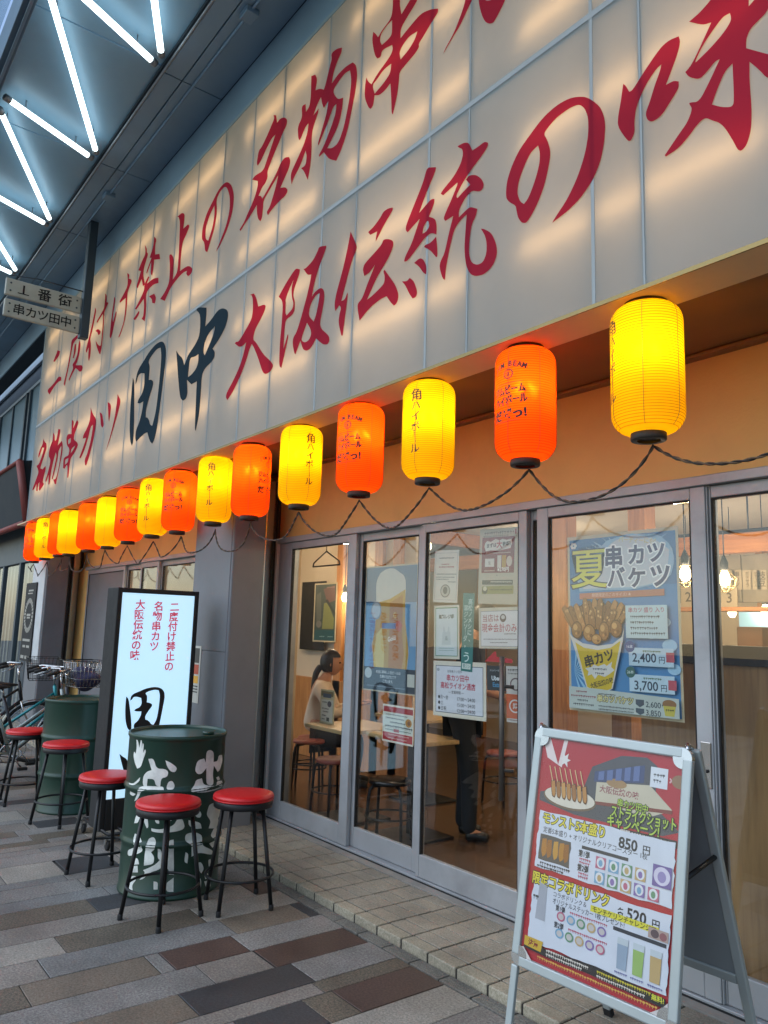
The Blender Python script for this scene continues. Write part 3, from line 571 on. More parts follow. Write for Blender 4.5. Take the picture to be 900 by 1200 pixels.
for lx in low:
    for l2, ux in ((lx-.06, lx+.34), (lx+.06, lx+1.74)):
        a = Vector((l2, 1.79, ZC-.075)); c = Vector((ux, .945, ZC-.075)); d = (c-a).normalized()
        t = thing('tube_light', 'white tube light in the zigzag row under the blue canopy panel', 'tube light', a, 'zigzag tube lights under the canopy')
        b = B(); b.tube([a+d*.05, c-d*.05], .025, M_led, 10); b.done('tube', t)
        b = B(); b.tube([a, a+d*.049], .031, M_alu, 10); b.done('end_cap', t); b = B(); b.tube([c-d*.049, c], .031, M_alu, 10); b.done('end_cap', t)
        b = B(); b.tube([a+d*.2, a+d*.2+Vector((0, 0, .1))], .006, M_alu, 6); b.done('bracket', t); b = B(); b.tube([c-d*.2, c-d*.2+Vector((0, 0, .1))], .006, M_alu, 6); b.done('bracket', t)
# high glazed vault over the street
va = thing('arcade_vault', 'high curved glazed vault over the street beyond the canopy edge', 'vault', (-8, -2, 7))
M_vg = glassmat('vault_glazing', tint=(.28, .42, .52), refl=.04, rough=.25)
prof = [(yf-.1, ZC+.27)]+[(yf-.1-2.6*(1-math.cos(R(a))), ZC+.27+2.0*math.sin(R(a))) for a in range(8, 91, 8)]
b = B()
for i in range(len(prof)-1):
    b.quad([(-30, *prof[i]), (3, *prof[i]), (3, *prof[i+1]), (-30, *prof[i+1])], M_vg)
b.done('glazing', va)
b = B(); xx = -29
while xx < 3:
    b.tube([(xx, y, z-.03) for y, z in prof], .04, M_cp, 6); xx += 1.6
b.done('rib', va)
b = B(); b.tube([(-12.4, y, z-.12) for y, z in prof[1:6]], .025, M_led, 8); b.done('arch_light', va)

# hanging street sign
HX = -8.4
hs = thing('hanging_street_sign', 'two cream plates one above the other on a dark post hung from the canopy', 'street sign', (HX, 2.17, 4.5))
M_hp = mat('plate_paint', '#b2b2a6', .5, .1, var=.08, dirt=.35); M_post = mat('dark_post', '#3d4a54', .5, .3, var=.1, dirt=.3)
pt = atX(97, 397, HX)
b = B(); b.box((HX-.05, pt.y-.045, pt.z), (HX+.05, pt.y+.045, ZC), M_post, .008); b.done('post', hs)
for cs, txt, st, bd in ((((7, 326), (96.5, 348.6), (96, 367.6), (7, 346)), '1番街', 1.9, .02), (((5, 350), (95, 371.4), (94.3, 391), (5, 371)), '串カツ田中', 1.0, .015)):
    q = [atX(*c, HX) for c in cs]; ya = q[0].y; yc = pt.y-.05; zt = (q[0].z+q[1].z)/2; zb = (q[2].z+q[3].z)/2
    b = B(); b.box((HX-.02, ya, zb), (HX+.02, yc, zt), M_hp, .012)
    for yy in (ya+.05, yc-.05):
        for zz in (zt-.05, zb+.05): b.lathe([(.01, 0), (.01, .004)], M_post, 10, (HX+.0202, yy, zz), mtx=Matrix.Rotation(R(90), 4, 'Y'))
    o = b.done('plate', hs)
    fr = (Vector((HX+.021, ya, zt)), Y_, -Z_, X_); w = yc-ya; h = zt-zb
    b = B(); n = len(txt); sz = min(h*.58, w*.72/n)
    for i, ch in enumerate(txt): b.text(fr, w*(.5+(i-(n-1)/2)*(.27 if n == 3 else .155)), h*.5, sz*(1.15 if n == 3 else 1), ch, M_blkm, .001, 'c', bd)
    if n == 3: u_ = w*(.5-.27); b.poly(fr, [(u_-.055, h*.5+sz*.4), (u_+.055, h*.5+sz*.4), (u_+.055, h*.5+sz*.5), (u_-.055, h*.5+sz*.5)], M_blkm, (), .001)
    b.done('lettering', o)
b = B()
za = atX(5, 318, HX).z; y0 = atX(8, 330, HX).y; 
b.tube([(HX, pt.y-.04, pt.z+.04), (HX, pt.y-.25, pt.z+.13), (HX, y0+.3, pt.z+.17), (HX, y0, pt.z+.13)], .007, M_post, 6)
b.tube([(HX, y0+.02, za-.02), (HX, y0+.3, za+.02), (HX, pt.y-.04, za+.02)], .007, M_post, 6); b.done('bracket_rod', hs)

# ------------------------------------------------------------ neighbouring shop on the far left
nb_ = thing('neighbour_shop', 'blue grey neighbouring building with a dark shopfront beyond the far pillar', 'building', (-14, 2.9, 0))
M_nb = mat('neighbour_wall', '#a4b8c5', .55, 0, var=.1, scale=1.5, dirt=.35); M_nd = mat('neighbour_dark', '#3c4a54', .5, .1, var=.15)
NY = 2.9; NX = -11.63
def nz(x, y): return atY(x, y, NY).z
zA, zB, zC_, zD = nz(19, 500), nz(19, 470), nz(19, 452), nz(19, 415)
b = B(); b.box((-24, NY+.05, 0), (NX, 9, 9), M_nd); b.box((-24, NY, zC_), (NX, NY+.049, zD), M_nb, .01); b.box((-24, NY-.12, zD+.001), (NX, NY+.049, zD+.9), M_nb, .01)
b.box((-24, NY+.0, zB-.05), (NX, NY+.049, zB), M_nb); b.box((-24, NY, zD+.95), (NX, NY+.05, 9), M_nb); b.done('wall', nb_)
for i, xx in enumerate((-12.9, -15.3, -17.7)):
    b = B(); 
    for a_, c_ in (((xx-1.1, NY-.02, 3.4), (xx-1.02, NY+.06, zB-.06)), ((xx+1.02, NY-.02, 3.4), (xx+1.1, NY+.06, zB-.06)), ((xx-.03, NY-.01, 3.4), (xx+.03, NY+.06, zB-.06))): b.box(a_, c_, M_nd, .004)
    o = b.done('window', nb_)
    b = B(); b.box((xx-1.02, NY+.02, 3.4), (xx+1.02, NY+.03, zB-.06), mat('window_blind', '#5f7d8e', .35, 0, var=.1, scale=2, dirt=.2) if i == 0 else bpy.data.materials['window_blind']); b.done('pane', o)
b = B(); b.box((-24, NY-.01, 2.42), (NX, NY+.04, 3.35), M_nd, .01); b.done('fascia', nb_)
b = B()
for xx in (-11.72, -12.35, -13.4, -14.6): b.box((xx-.05, NY-.02, 0), (xx+.05, NY+.04, 2.42), M_nd, .004)
b.box((-24, NY-.02, 0), (NX-.2, NY+.04, .12), M_nd); b.done('shopfront_frame', nb_)
b = B(); M_cur = mat('pale_curtain', '#8b8f86', .8, 0, var=.2, scale=5)
for k in range(40):
    xx = -11.8-k*.12; b.box((xx-.1, NY+.042+.012*(k % 2), .12), (xx, NY+.049+.012*(k % 2), 2.4), M_cur if k % 9 < 7 else M_nd, .01)
b.done('curtain', nb_)
b = B(); b.quad([(-15, NY+.015, .12), (-11.8, NY+.015, .12), (-11.8, NY+.015, 2.4), (-15, NY+.015, 2.4)], M_glass); b.done('pane', nb_)
# tilted dark sign board with a red edge
aw = thing('tilted_signboard', 'dark tilted sign board with a brown red edge on the neighbouring shop', 'signboard', (-13, 2.4, 3.2))
t_ = atX(23, 540, -11.9); u_ = atX(31.5, 612, -11.9); M_rim = mat('red_brown_rim', '#8a4540', .5, 0, var=.1, dirt=.2)
ax = Vector((-6, 0, 0)); dd = (u_-t_).normalized(); nn = Vector((1, 0, 0)).cross(dd).normalized()
if nn.y > 0: nn = -nn
b = B(); q = [t_, t_+ax, u_+ax, u_]; bk = -nn*.18
V = [p for p in q]+[p+bk for p in q]
b.faces(V, [(0, 1, 2, 3), (7, 6, 5, 4), (0, 4, 5, 1), (1, 5, 6, 2), (2, 6, 7, 3), (3, 7, 4, 0)], mat('dark_board', '#242c31', .8, .1, var=.2, scale=3)); b.done('board', aw)
b = B(); b.tube([t_, u_], .06, M_rim, 6); b.tube([t_, t_+ax], .035, M_rim, 6); b.tube([u_, u_+ax], .05, M_rim, 6); b.done('rim', aw)
b = B(); b.tube([u_+Vector((-.4, 0, 0)), u_+Vector((-.4, .5, .15))], .03, M_nd, 6); b.tube([t_+Vector((-.4, 0, 0)), t_+Vector((-.4, .6, 0))], .03, M_nd, 6); b.done('stay', aw)
# black banner on the far pillar
y_ = PY-.03; q = [atY(*c, y_) for c in ((31.5, 683.7), (43.5, 682), (35, 776))]
xa, xb, zt, zb = q[0].x, q[1].x, q[0].z, q[2].z
bn = thing('hanging_banner', 'narrow black banner with pale round emblem on the white far pillar', 'banner', (xa, y_, zb))
b = B(); b.box((xa, y_, zb), (xb, y_+.01, zt), M_blkm); b.done('cloth', bn)
fr = (Vector((xa, y_-.001, zt)), X_, -Z_, -Y_); w, h = xb-xa, zt-zb; pw_ = ink('#9a9a94')
b = B()
for k in range(26):
    a = 2*math.pi*k/26; a2 = a+.17
    b.poly(fr, [(w*.5+w*.42*math.cos(t), h*.42+w*.42*math.sin(t)) for t in (a, a2)]+[(w*.5+w*.3*math.cos(t), h*.42+w*.3*math.sin(t)) for t in (a2, a)], pw_, (), .001)
for v0, hh, u0, u1 in ((.09, .02, .3, .75), (.13, .015, .25, .7), (.4, .03, .32, .68), (.44, .02, .35, .65), (.72, .03, .15, .85), (.8, .03, .2, .45), (.8, .03, .55, .85), (.93, .04, .1, .4), (.93, .04, .5, .9)):
    b.poly(fr, [(w*u0, h*v0), (w*u1, h*v0), (w*u1, h*(v0+hh)), (w*u0, h*(v0+hh))], pw_, (), .001)
b.done('emblem', bn)
b = B(); b.box((-11.6, PY-.012, 1.0), (-10.95, PY-.004, SBZ-.03), mat('white_pillar_panel', '#c3c8cb', .5, 0, var=.06, dirt=.2)); b.done('pillar_panel', shop)

# ------------------------------------------------------------ paper lanterns
LB = atY(760, 515, LY).z; LH = .585; LS = LY/2.63
def lr(z):   # radius of the paper at height z
    h0, h1 = .03, LH-.025
    t = min(max((z-h0)/(h1-h0), 0), 1)
    e = min(t/.17, 1, (1-t)/.15)
    base = .066 if t < .5 else .078
    return base+(.1425-base)*math.sqrt(max(0, 1-(1-e)**2.3))
def wrap(b_, dz):
    pass
def lantern(name, label, kind):
    y = kind == 'y'
    t = thing(name, label, 'lantern', (0, 0, 0), 'paper lanterns hung in a row under the sign')
    pm = membrane('yellow_lantern_paper' if y else 'orange_lantern_paper', '#f4bd12' if y else '#f0560c', '#ffc808' if y else '#ff5506', .5, glow=(((1., .47, .007), .17) if y else ((.95, .085, .005), .26)), fwd=.05, rough=1.0)
    hm = membrane('yellow_hoop' if y else 'orange_hoop', '#c98f0c' if y else '#c23a06', '#c98a04' if y else '#c83204', .5, glow=(((1., .46, .006), .04) if y else ((.95, .075, .004), .06)))
    b = B(); pr = []
    nr = 46; h0, h1 = .03, LH-.025
    for k in range(nr+1):
        tt = k/nr; tt = .5-.5*math.cos(math.pi*tt)*(.35+.65*abs(math.cos(math.pi*tt)))**.0 if False else tt
        z = h0+(h1-h0)*tt; pr.append((lr(z), z))
        if k < nr: z2 = z+(h1-h0)/nr*.5; pr.append((lr(z2)-.0022, z2))
    b.lathe(pr, pm, 40, cap0=False, cap1=False); b.done('paper_shade', t)
    b = B()
    for k in range(1, nr): z = h0+(h1-h0)*(k+.5)/nr; b.ring((0, 0, z), lr(z)-.0012, .0012, hm, 40, 4)
    b.done('hoop', t)
    sm = mat('yellow_seam' if y else 'red_seam', '#b07f10' if y else '#a52608', .7)
    b = B()
    for k in range(6):
        a = R(30+60*k); b.tube([((lr(z)+.0004)*math.cos(a), (lr(z)+.0004)*math.sin(a), z) for z in [h0+(h1-h0)*i/26 for i in range(27)]], .0014, sm, 5)
    b.done('seam', t)
    M_cap = bpy.data.materials.get('lantern_cap') or mat('lantern_cap', '#2d2620', .5, 0, var=.15, scale=20)
    b = B(); b.lathe([(.055, LH-.045), (.085, LH-.045), (.088, LH-.041), (.088, LH-.004), (.084, LH), (.055, LH)], M_cap, 32, cap0=False, cap1=False); b.done('top_ring', t)
    b = B(); b.lathe([(.045, .002), (.066, .002), (.069, .006), (.069, .03), (.066, .034), (.045, .034)], M_cap, 32, cap0=False, cap1=False); b.lathe([(.046, .012), (.046, .014)], M_cap, 24); b.done('bottom_ring', t)
    zs = (SBZ-.015-LB)/LS
    b = B(); b.tube([(-.075, 0, LH-.008), (-.05, 0, LH+.03), (0, 0, LH+.048), (.05, 0, LH+.03), (.075, 0, LH-.008)], .0016, M_blk, 5); b.tube([(0, 0, LH+.047), (0, 0, zs)], .0025, M_blk, 5); b.done('hanger_wire', t)
    b = B(); b.lathe([(.001, .3), (.018, .305), (.028, .325), (.03, .345), (.022, .37), (.016, .39), (.016, .43)], M_bulb, 14, cap0=False); b.done('bulb', t)
    # lettering wrapped on the paper
    b = B(); fr = (Vector((0, 0, 0)), X_, Y_, Z_)
    if y:
        k1 = bpy.data.materials.get('lantern_ink') or mat('lantern_ink', '#2e2008', .6, 0, var=.1)
        for i, ch in enumerate('角ハイボール'):
            b.text(fr, .0, .108+i*.059, .062 if i == 0 else .05, ch if ch != 'ー' else '｜', k1, 0, 'c', .014, rot=R(-5))
    else:
        k1 = bpy.data.materials.get('lantern_ink_red') or mat('lantern_ink_red', '#3c080e', .6, 0, var=.1)
        k2 = bpy.data.materials.get('lantern_ink_navy') or mat('lantern_ink_navy', '#1c0c16', .6, 0, var=.1)
        s = 'JIM BEAM'
        for i, ch in enumerate(s):
            if ch == ' ': continue
            a = (i-3.5)/3.5; [b.text(fr, a*.078+q, .108+.018*a*a, .032, ch, k1, 0, 'c', .034, rot=a*.3, sx=.85) for q in (-.0008, .0008)]
        b.poly(fr, [((.024+.003*(k % 2))*math.cos(k*math.pi/12), .158+(.024+.003*(k % 2))*math.sin(k*math.pi/12)) for k in range(24)], k1, [[(.019*math.cos(-k*math.pi/10), .158+.019*math.sin(-k*math.pi/10)) for k in range(20)]])
        b.text(fr, 0, .159, .026, 'B', k1, 0, 'c', .03)
        b.poly(fr, [(-.07, .206), (.07, .198), (.07, .2), (-.07, .208)], k1)
        for q in (-.0014, 0, .0014): b.text(fr, -.002+q, .236, .042, 'ジムビーム', k2, 0, 'c', .034, .17, rot=R(-4)); b.text(fr, .004+q, .286, .042, 'ハイボール', k2, 0, 'c', .034, .175, rot=R(-4)); b.text(fr, q, .353, .05, 'だぜっ!', k2, 0, 'c', .036, .175, rot=R(-4))
        b.poly(fr, [(-.06, .388), (.06, .382), (.06, .384), (-.06, .39)], k1)
    for xx in [-.09+.0125*i for i in range(15)]:
        bmesh.ops.bisect_plane(b.bm, geom=b.bm.verts[:]+b.bm.edges[:]+b.bm.faces[:], plane_co=(xx, 0, 0), plane_no=(1, 0, 0))
    for yy in [.05+.02*i for i in range(23)]:
        bmesh.ops.bisect_plane(b.bm, geom=b.bm.verts[:]+b.bm.edges[:]+b.bm.faces[:], plane_co=(0, yy, 0), plane_no=(0, 1, 0))
    for v in b.bm.verts:
        z = LH-.02-v.co.y*.98; r_ = lr(z)+.0016; a = v.co.x/.1425; v.co = (r_*math.sin(a), -r_*math.cos(a), z)
    b.done('lettering', t)
    ld = bpy.data.lights.new('lantern_bulb', 'POINT'); ld.energy = 6.5 if y else 9.0; ld.color = (1, .82, .5); ld.shadow_soft_size = .045
    lo = bpy.data.objects.new('lantern_bulb', ld); COL.objects.link(lo); lo.parent = t; lo.location = (0, 0, .37); t.scale = (LS, LS, LS)
    return t
M_bulb = emit('warm_bulb', (1, .7, .35), 6)
LXS = [759, 615, 502, 424, 354, 296, 252, 211, 180, 152, 127, 105, 83, 71, 55, 41]
LYS = [430, 474, 503, 528, 547, 564, 577, 592, 598, 605, 612, 620, 627, 631, 635, 637]
LOFF = [-66, -33, -29, -34, 24, 55, -16, -25, -27, -6, 42, 150, 165, -140, -12, -48]
lnames = ['yellow paper lantern nearest, largest and highest at the right end of the row',
 'orange paper lantern second from the right end of the row, its lettering towards the left', 'yellow paper lantern third from the right, with a column of black lettering',
 'orange paper lantern above the black framed beer poster, fourth from the right', 'yellow paper lantern just right of the door jamb, fifth from the right',
 'orange paper lantern before the grey pillar side, lettering at its right edge', 'yellow paper lantern in front of the blue grey pillar, seventh from the right',
 'orange paper lantern overlapping a yellow one, eighth from the right, just left of the pillar', 'yellow paper lantern half hidden by the orange one left of the pillar',
 'orange paper lantern seventh from the far left end with faint lettering', 'yellow paper lantern sixth from the far left end with lettering on its right',
 'orange paper lantern fifth from the far left end without visible lettering', 'yellow paper lantern fourth from the far left end', 'orange paper lantern third from the far left end',
 'yellow paper lantern next to the last one at the far left', 'orange paper lantern last of the row at the far left end']
lx_ = [atY(x, y, LY).x for x, y in zip(LXS, LYS)]
LY0 = lantern('yellow_lantern', lnames[0], 'y'); LO0 = lantern('orange_lantern', lnames[1], 'o')
for i, x in enumerate(lx_):
    rz = math.atan2(-LY, -x)+R(LOFF[i])+R(90)
    loc = Vector((x, LY+random.uniform(-.012, .012), LB+random.uniform(-.012, .008)))
    if i == 0: o = LY0
    elif i == 1: o = LO0
    else: dup(LY0 if i % 2 == 0 else LO0, loc, rz, lnames[i]); continue
    o.location = loc; o.rotation_euler = (0, 0, rz)
# twisted cord looped from lantern to lantern
b = B(); path = []
nodes = [-1.03]+lx_+[lx_[-1]-.25]
for i in range(len(nodes)-1):
    xa, xc = nodes[i], nodes[i+1]; n = 44 if i < 8 else 20; sag = .17 if i < len(nodes)-2 else .1
    if i == 0: sag = .12
    for k in range(n):
        t = k/n; s_ = 1-abs(2*t-1)**2.1
        path.append(Vector((xa+(xc-xa)*t, LY+.01+.02*math.sin(7*t+i), LB-.02-sag*s_*(1+.12*math.sin(i*2.3)))))
for ph in (0, math.pi):
    pts = []
    for j, p in enumerate(path):
        d = (path[min(j+1, len(path)-1)]-path[max(j-1, 0)]).normalized(); up = (Z_-d*d.dot(Z_)).normalized(); w = d.cross(up)
        a = ph+j*1.05; pts.append(p+(up*math.cos(a)+w*math.sin(a))*.0036)
    b.tube(pts, .0038, M_cable if ph else M_cable2, 5)
tag(b.done('twisted_cord'), 'dark twisted power cord looped from lantern to lantern along the whole row', 'cord')
# ------------------------------------------------------------ oil drums
M_drum = mat('dark_green_enamel', '#17382c', .32, .1, var=.12, scale=5, bump=.05, bscale=30, dirt=.35)
M_white = mat('white_brush_paint', '#dde1db', .6, 0, var=.25, scale=9, dirt=.55)
DRC = atZ(197, 1037, 0); DR = .286
def drum(name, label, c):
    t = thing(name, label, 'drum', c, 'green oil drums used as tables')
    b = B()
    pr = [(.27, .0), (.286, .0), (.291, .006), (.291, .016), (.284, .024)]
    for z in (.29, .585):
        pr += [(.284, z-.03), (.286, z-.018), (.294, z-.006), (.294, z+.006), (.286, z+.018), (.284, z+.03)]
    pr += [(.284, .855), (.287, .862), (.291, .868), (.291, .884), (.287, .888), (.281, .887), (.279, .868)]
    b.lathe([(r, z) for r, z in pr], M_drum, 64, c, cap1=False); b.done('shell', t)
    b = B(); b.lathe([(.2785, .872), (.27, .868), (.2, .87), (.0005, .871)], M_drum, 48, c, cap0=False); b.lathe([(.03, .871), (.035, .872), (.035, .884), (.02, .886)], M_drum, 20, Vector(c)+Vector((.1, .15, 0)), cap0=False); b.done('lid', t)
    return t
d1 = drum('oil_drum', 'dark green oil drum painted with white brush characters in front of the lit sign', DRC)
d2 = drum('oil_drum', 'plain dark green oil drum farther back beside the bicycles', atZ(85, 946, 0))
BL = [
 [(170,95),(180,100),(190,150),(200,95),(208,105),(205,160),(212,120),(220,125),(215,185),(228,160),(235,175),(215,230),(200,280),(175,290),(158,250),(150,200),(155,175),(165,190),(172,150)],
 [(250,225),(285,222),(305,290),(360,292),(385,310),(378,345),(335,355),(330,410),(300,405),(290,360),(245,358),(240,410),(212,405),(215,340),(240,310),(272,300)],
 [(365,235),(400,250),(445,285),(430,315),(400,310),(375,275)], [(385,378),(410,370),(428,400),(420,430),(375,430),(372,410)],
 [(195,405),(300,408),(350,410),(355,432),(250,428),(205,440),(175,500),(155,508),(180,450)], [(120,385),(150,392),(195,348),(190,375),(155,402),(125,395)], [(130,440),(165,460),(150,475),(125,462)],
 [(640,175),(665,163),(690,180),(688,245),(715,240),(722,200),(745,198),(748,240),(730,300),(715,312),(690,270),(682,330),(690,390),(665,405),(638,390),(640,285),(610,325),(580,328),(562,300),(580,235),(625,222),(635,250)],
 [(570,365),(610,355),(620,400),(700,408),(712,372),(742,370),(740,420),(640,450),(545,448),(530,435),(560,400)], [(705,350),(722,340),(732,362),(715,370)],
 [(190,570),(200,600),(180,655),(155,655),(165,610)], [(220,580),(240,590),(252,680),(240,690),(218,640)], [(290,620),(325,640),(322,660),(300,655)], [(360,600),(408,612),(405,640),(375,635)],
 [(270,690),(330,700),(420,672),(445,625),(480,625),(498,690),(440,712),(340,722),(270,712)],
 [(160,725),(190,735),(208,780),(160,795),(148,760)], [(115,830),(210,805),(212,850),(120,878),(110,860)], [(140,890),(180,888),(188,930),(140,935)], [(140,942),(178,940),(180,985),(140,985)], [(110,1015),(165,1005),(172,1030),(140,1070),(145,1105),(112,1105),(108,1060)],
 [(250,760),(285,745),(303,775),(295,830),(268,850),(290,880),(285,930),(220,940),(225,860),(240,800)], [(215,970),(300,935),(370,850),(378,880),(345,930),(330,965),(260,985),(215,1030),(190,1035),(230,990)],
 [(315,825),(335,830),(345,880),(330,905),(312,890)], [(345,960),(365,970),(370,1040),(345,1040)], [(385,770),(420,765),(422,1000),(388,1000),(386,960),(350,955),(385,910)], [(365,1060),(420,1020),(418,1115),(370,1115)], [(285,1045),(315,1050),(312,1100),(285,1100)],
 [(545,570),(585,562),(608,590),(600,620),(570,615)], [(520,635),(600,650),(608,690),(560,695),(520,670)], [(500,725),(570,715),(615,740),(600,800),(690,840),(680,870),(590,850),(540,880),(540,800),(495,775)], [(500,850),(520,860),(512,925),(490,915)],
 [(582,920),(605,915),(625,960),(605,992),(590,970)], [(582,1020),(605,1025),(603,1105),(575,1110)], [(625,1000),(650,990),(655,1020),(632,1030)], [(652,900),(668,895),(672,940),(655,945)], [(625,1045),(668,1035),(670,1080),(640,1095)],
 [(660,530),(700,515),(735,550),(742,600),(715,620),(730,650),(705,680),(720,730),(690,760),(705,800),(680,820),(655,790),(690,770),(665,740),(690,690),(655,690),(670,640),(640,600),(650,560)],
]
b = B(); FD = (Vector((0, 0, 0)), X_, -Z_, -Y_)
for bl in BL:
    pts = []
    for p in chaikin(bl, 2, 85):
        d = ray(130+p[0]/5.714, 850+p[1]/5.714); o = CAM.xy-DRC.xy; a = d.xy.dot(d.xy); h = o.dot(d.xy); c_ = o.dot(o)-DR*DR; disc = h*h-a*c_
        tt = (-h-math.sqrt(max(disc, 0)))/a; q = CAM+d*tt; th = math.atan2(q.y-DRC.y, q.x-DRC.x); th = th if th < 1.5 else th-2*math.pi
        pts.append((th, -q.z))
    b.poly(FD, pts, M_white)
for k in range(-60, 30): bmesh.ops.bisect_plane(b.bm, geom=b.bm.verts[:]+b.bm.edges[:]+b.bm.faces[:], plane_co=(k*.06, 0, 0), plane_no=(1, 0, 0))
for zz in [.02*i for i in range(2, 44)]: bmesh.ops.bisect_plane(b.bm, geom=b.bm.verts[:]+b.bm.edges[:]+b.bm.faces[:], plane_co=(0, 0, zz), plane_no=(0, 0, 1))
def drr(z):
    for zc in (.29, .585):
        if abs(z-zc) < .03: return .284+.0105*max(0, 1-abs(z-zc)/.024)
    return .284
for v in b.bm.verts:
    th, z = v.co.x, v.co.z; rr = drr(z)+.0013; v.co = (DRC.x+rr*math.cos(th), DRC.y+rr*math.sin(th), z)
b.done('brush_lettering', d1)

# ------------------------------------------------------------ bar stools
M_rvinyl = mat('red_vinyl', '#c4161c', .36, 0, var=.1, scale=7, bump=.14, bscale=26, dirt=.12)
def stool(label, loc):
    t = thing('bar_stool', label, 'stool', (0, 0, 0), 'red topped bar stools at the drums')
    H = .6
    b = B(); b.lathe([(.158, H-.032), (.168, H-.028), (.171, H-.018), (.166, H-.007), (.14, H-.001), (.08, H+.003), (.001, H+.004)], M_rvinyl, 40, cap0=True, cap1=False); b.ring((0, 0, H-.03), .168, .004, M_rvinyl, 40, 6); b.done('seat', t)
    b = B(); b.lathe([(.15, H-.075), (.163, H-.073), (.166, H-.068), (.166, H-.036), (.16, H-.033)], M_blk, 40); b.done('apron', t)
    for k in range(4):
        a = R(45+90*k); p0 = Vector((math.cos(a)*.125, math.sin(a)*.125, H-.07)); p1 = Vector((math.cos(a)*.205, math.sin(a)*.205, .012))
        b = B(); b.tube([p0, p1], .0115, M_blk, 10); b.done('leg', t)
        b = B(); b.lathe([(.013, 0), (.014, .003), (.014, .025), (.012, .03)], M_blkm, 12, (p1.x, p1.y, 0)); b.done('foot_cap', t)
    b = B(); b.ring((0, 0, .17), .186, .0075, M_blk, 44, 8); b.done('foot_ring', t)
    t.location = loc; return t
sp_ = [((198, 936), 20, 'red topped bar stool in front of the lettered drum, nearest of all'), ((286, 928), -12, 'red topped bar stool between the lettered drum and the glass doors'),
       ((127, 906), 8, 'red topped bar stool in front of the lit sign, left of the lettered drum'), ((78, 869), 30, 'red topped bar stool in front of the plain drum'), ((33, 854), -5, 'red topped bar stool nearest the bicycles at the far left')]
s0 = None
for c, rz, lb in sp_:
    p = atZ(c[0], c[1], .6); p.z = 0
    if s0 is None: s0 = stool(lb, p); s0.rotation_euler = (0, 0, R(rz))
    else: dup(s0, p, R(rz), lb)

# ------------------------------------------------------------ standing light box
LX = -5.6; la = atX(139, 688, LX); lb_ = atX(234, 693, LX); ya, yc, zt = la.y, lb_.y, la.z
lbx = thing('light_box_sign', 'tall lit white light box sign in a black case behind the lettered drum', 'light box', (LX-.12, (ya+yc)/2, 0))
fr_ = .035; zb = .30; th = .235
b = B()
b.box((LX-th, ya, .09), (LX, ya+fr_, zt), M_blkm, .006); b.box((LX-th, yc-fr_, .09), (LX, yc, zt), M_blkm, .006)
b.box((LX-th, ya+fr_+.0005, zt-fr_), (LX, yc-fr_-.0005, zt-.0005), M_blkm, .006); b.box((LX-th, ya+fr_+.0005, .09), (LX, yc-fr_-.0005, zb), M_blkm, .006); b.done('case', lbx)
M_lit = emit('lit_acrylic', '#b4daf0', .62)
b = B(); b.box((LX-.02, ya+fr_+.001, zb+.001), (LX-.006, yc-fr_-.001, zt-fr_-.001), M_lit); b.done('lit_panel', lbx)
b = B(); b.box((LX-th+.006, ya+fr_+.001, zb+.001), (LX-th+.02, yc-fr_-.001, zt-fr_-.001), M_lit); b.done('lit_panel', lbx)
def glyph_from_sign(idx, fr, cu, cv, h, m, b, flip=False):
    x0, y0, s, outs, hs, _ = LET[idx]
    f = lambda ps: [(v.x, -v.z) for v in [atY(x0+p[0]/s, y0+p[1]/s, SY) for p in chaikin(ps, 2)]]
    O_ = [f(o) for o in outs]; H_ = [f(h_) for h_ in hs]; al = [p for o in O_ for p in o]
    u0, u1 = min(p[0] for p in al), max(p[0] for p in al); v0, v1 = min(p[1] for p in al), max(p[1] for p in al); k = h/(v1-v0)
    g_ = lambda ps: [(cu+(p[0]-(u0+u1)/2)*k, cv+(p[1]-(v0+v1)/2)*k) for p in ps]
    for i, o in enumerate(O_): b.poly(fr, g_(o), m, [g_(q) for q in H_] if i == 0 else [], .001)
for fr in ((Vector((LX-.005, ya+fr_, zt-fr_)), Y_, -Z_, X_), (Vector((LX-th+.005, yc-fr_, zt-fr_)), -Y_, -Z_, -X_)):
    w = yc-ya-2*fr_; h = zt-fr_-zb
    b = B(); m = backlit('#b8405c', .42)
    for u, s, v0, pt_ in ((.72, '二度付け禁止の', .035, .0735), (.49, '名物串カツ', .035, .0735), (.245, '大阪伝統の味', .03, .0735)):
        for i, ch in enumerate(s): b.text(fr, u*w-i*.002, v0*h+.04+i*pt_, .066, ch, m, .001, 'c', .022, rot=R(-4))
    b.done('red_lettering', lbx)
    b = B(); glyph_from_sign(16, fr, w*.41, h*.585, .33, M_blkm, b); glyph_from_sign(17, fr, w*.43, h*.855, .37, M_blkm, b); b.done('black_lettering', lbx)
b = B(); bx0, bx1, by0, by1 = LX-th-.16, LX+.14, ya+.02, yc-.02
b.tube([(bx0, by0, .1), (bx1, by0, .1), (bx1, by1, .1), (bx0, by1, .1), (bx0, by0, .1)], .013, M_blk, 8)
for y in (by0+.12, by1-.12): b.tube([(bx0, y, .1), (bx1, y, .1)], .012, M_blk, 8)
b.done('base_frame', lbx)
for x in (bx0, bx1):
    for y in (by0, by1):
        b = B(); b.lathe([(.028, -.011), (.032, -.008), (.032, .008), (.028, .011)], M_blkm, 18, (x, y, .032), mtx=Matrix.Rotation(R(90), 4, 'X')); b.box((x-.012, y-.02, .04), (x+.012, y-.013, .09), M_steel); b.box((x-.012, y+.013, .04), (x+.012, y+.02, .09), M_steel); b.box((x-.014, y-.02, .082), (x+.014, y+.02, .092), M_steel); b.done('caster', lbx)
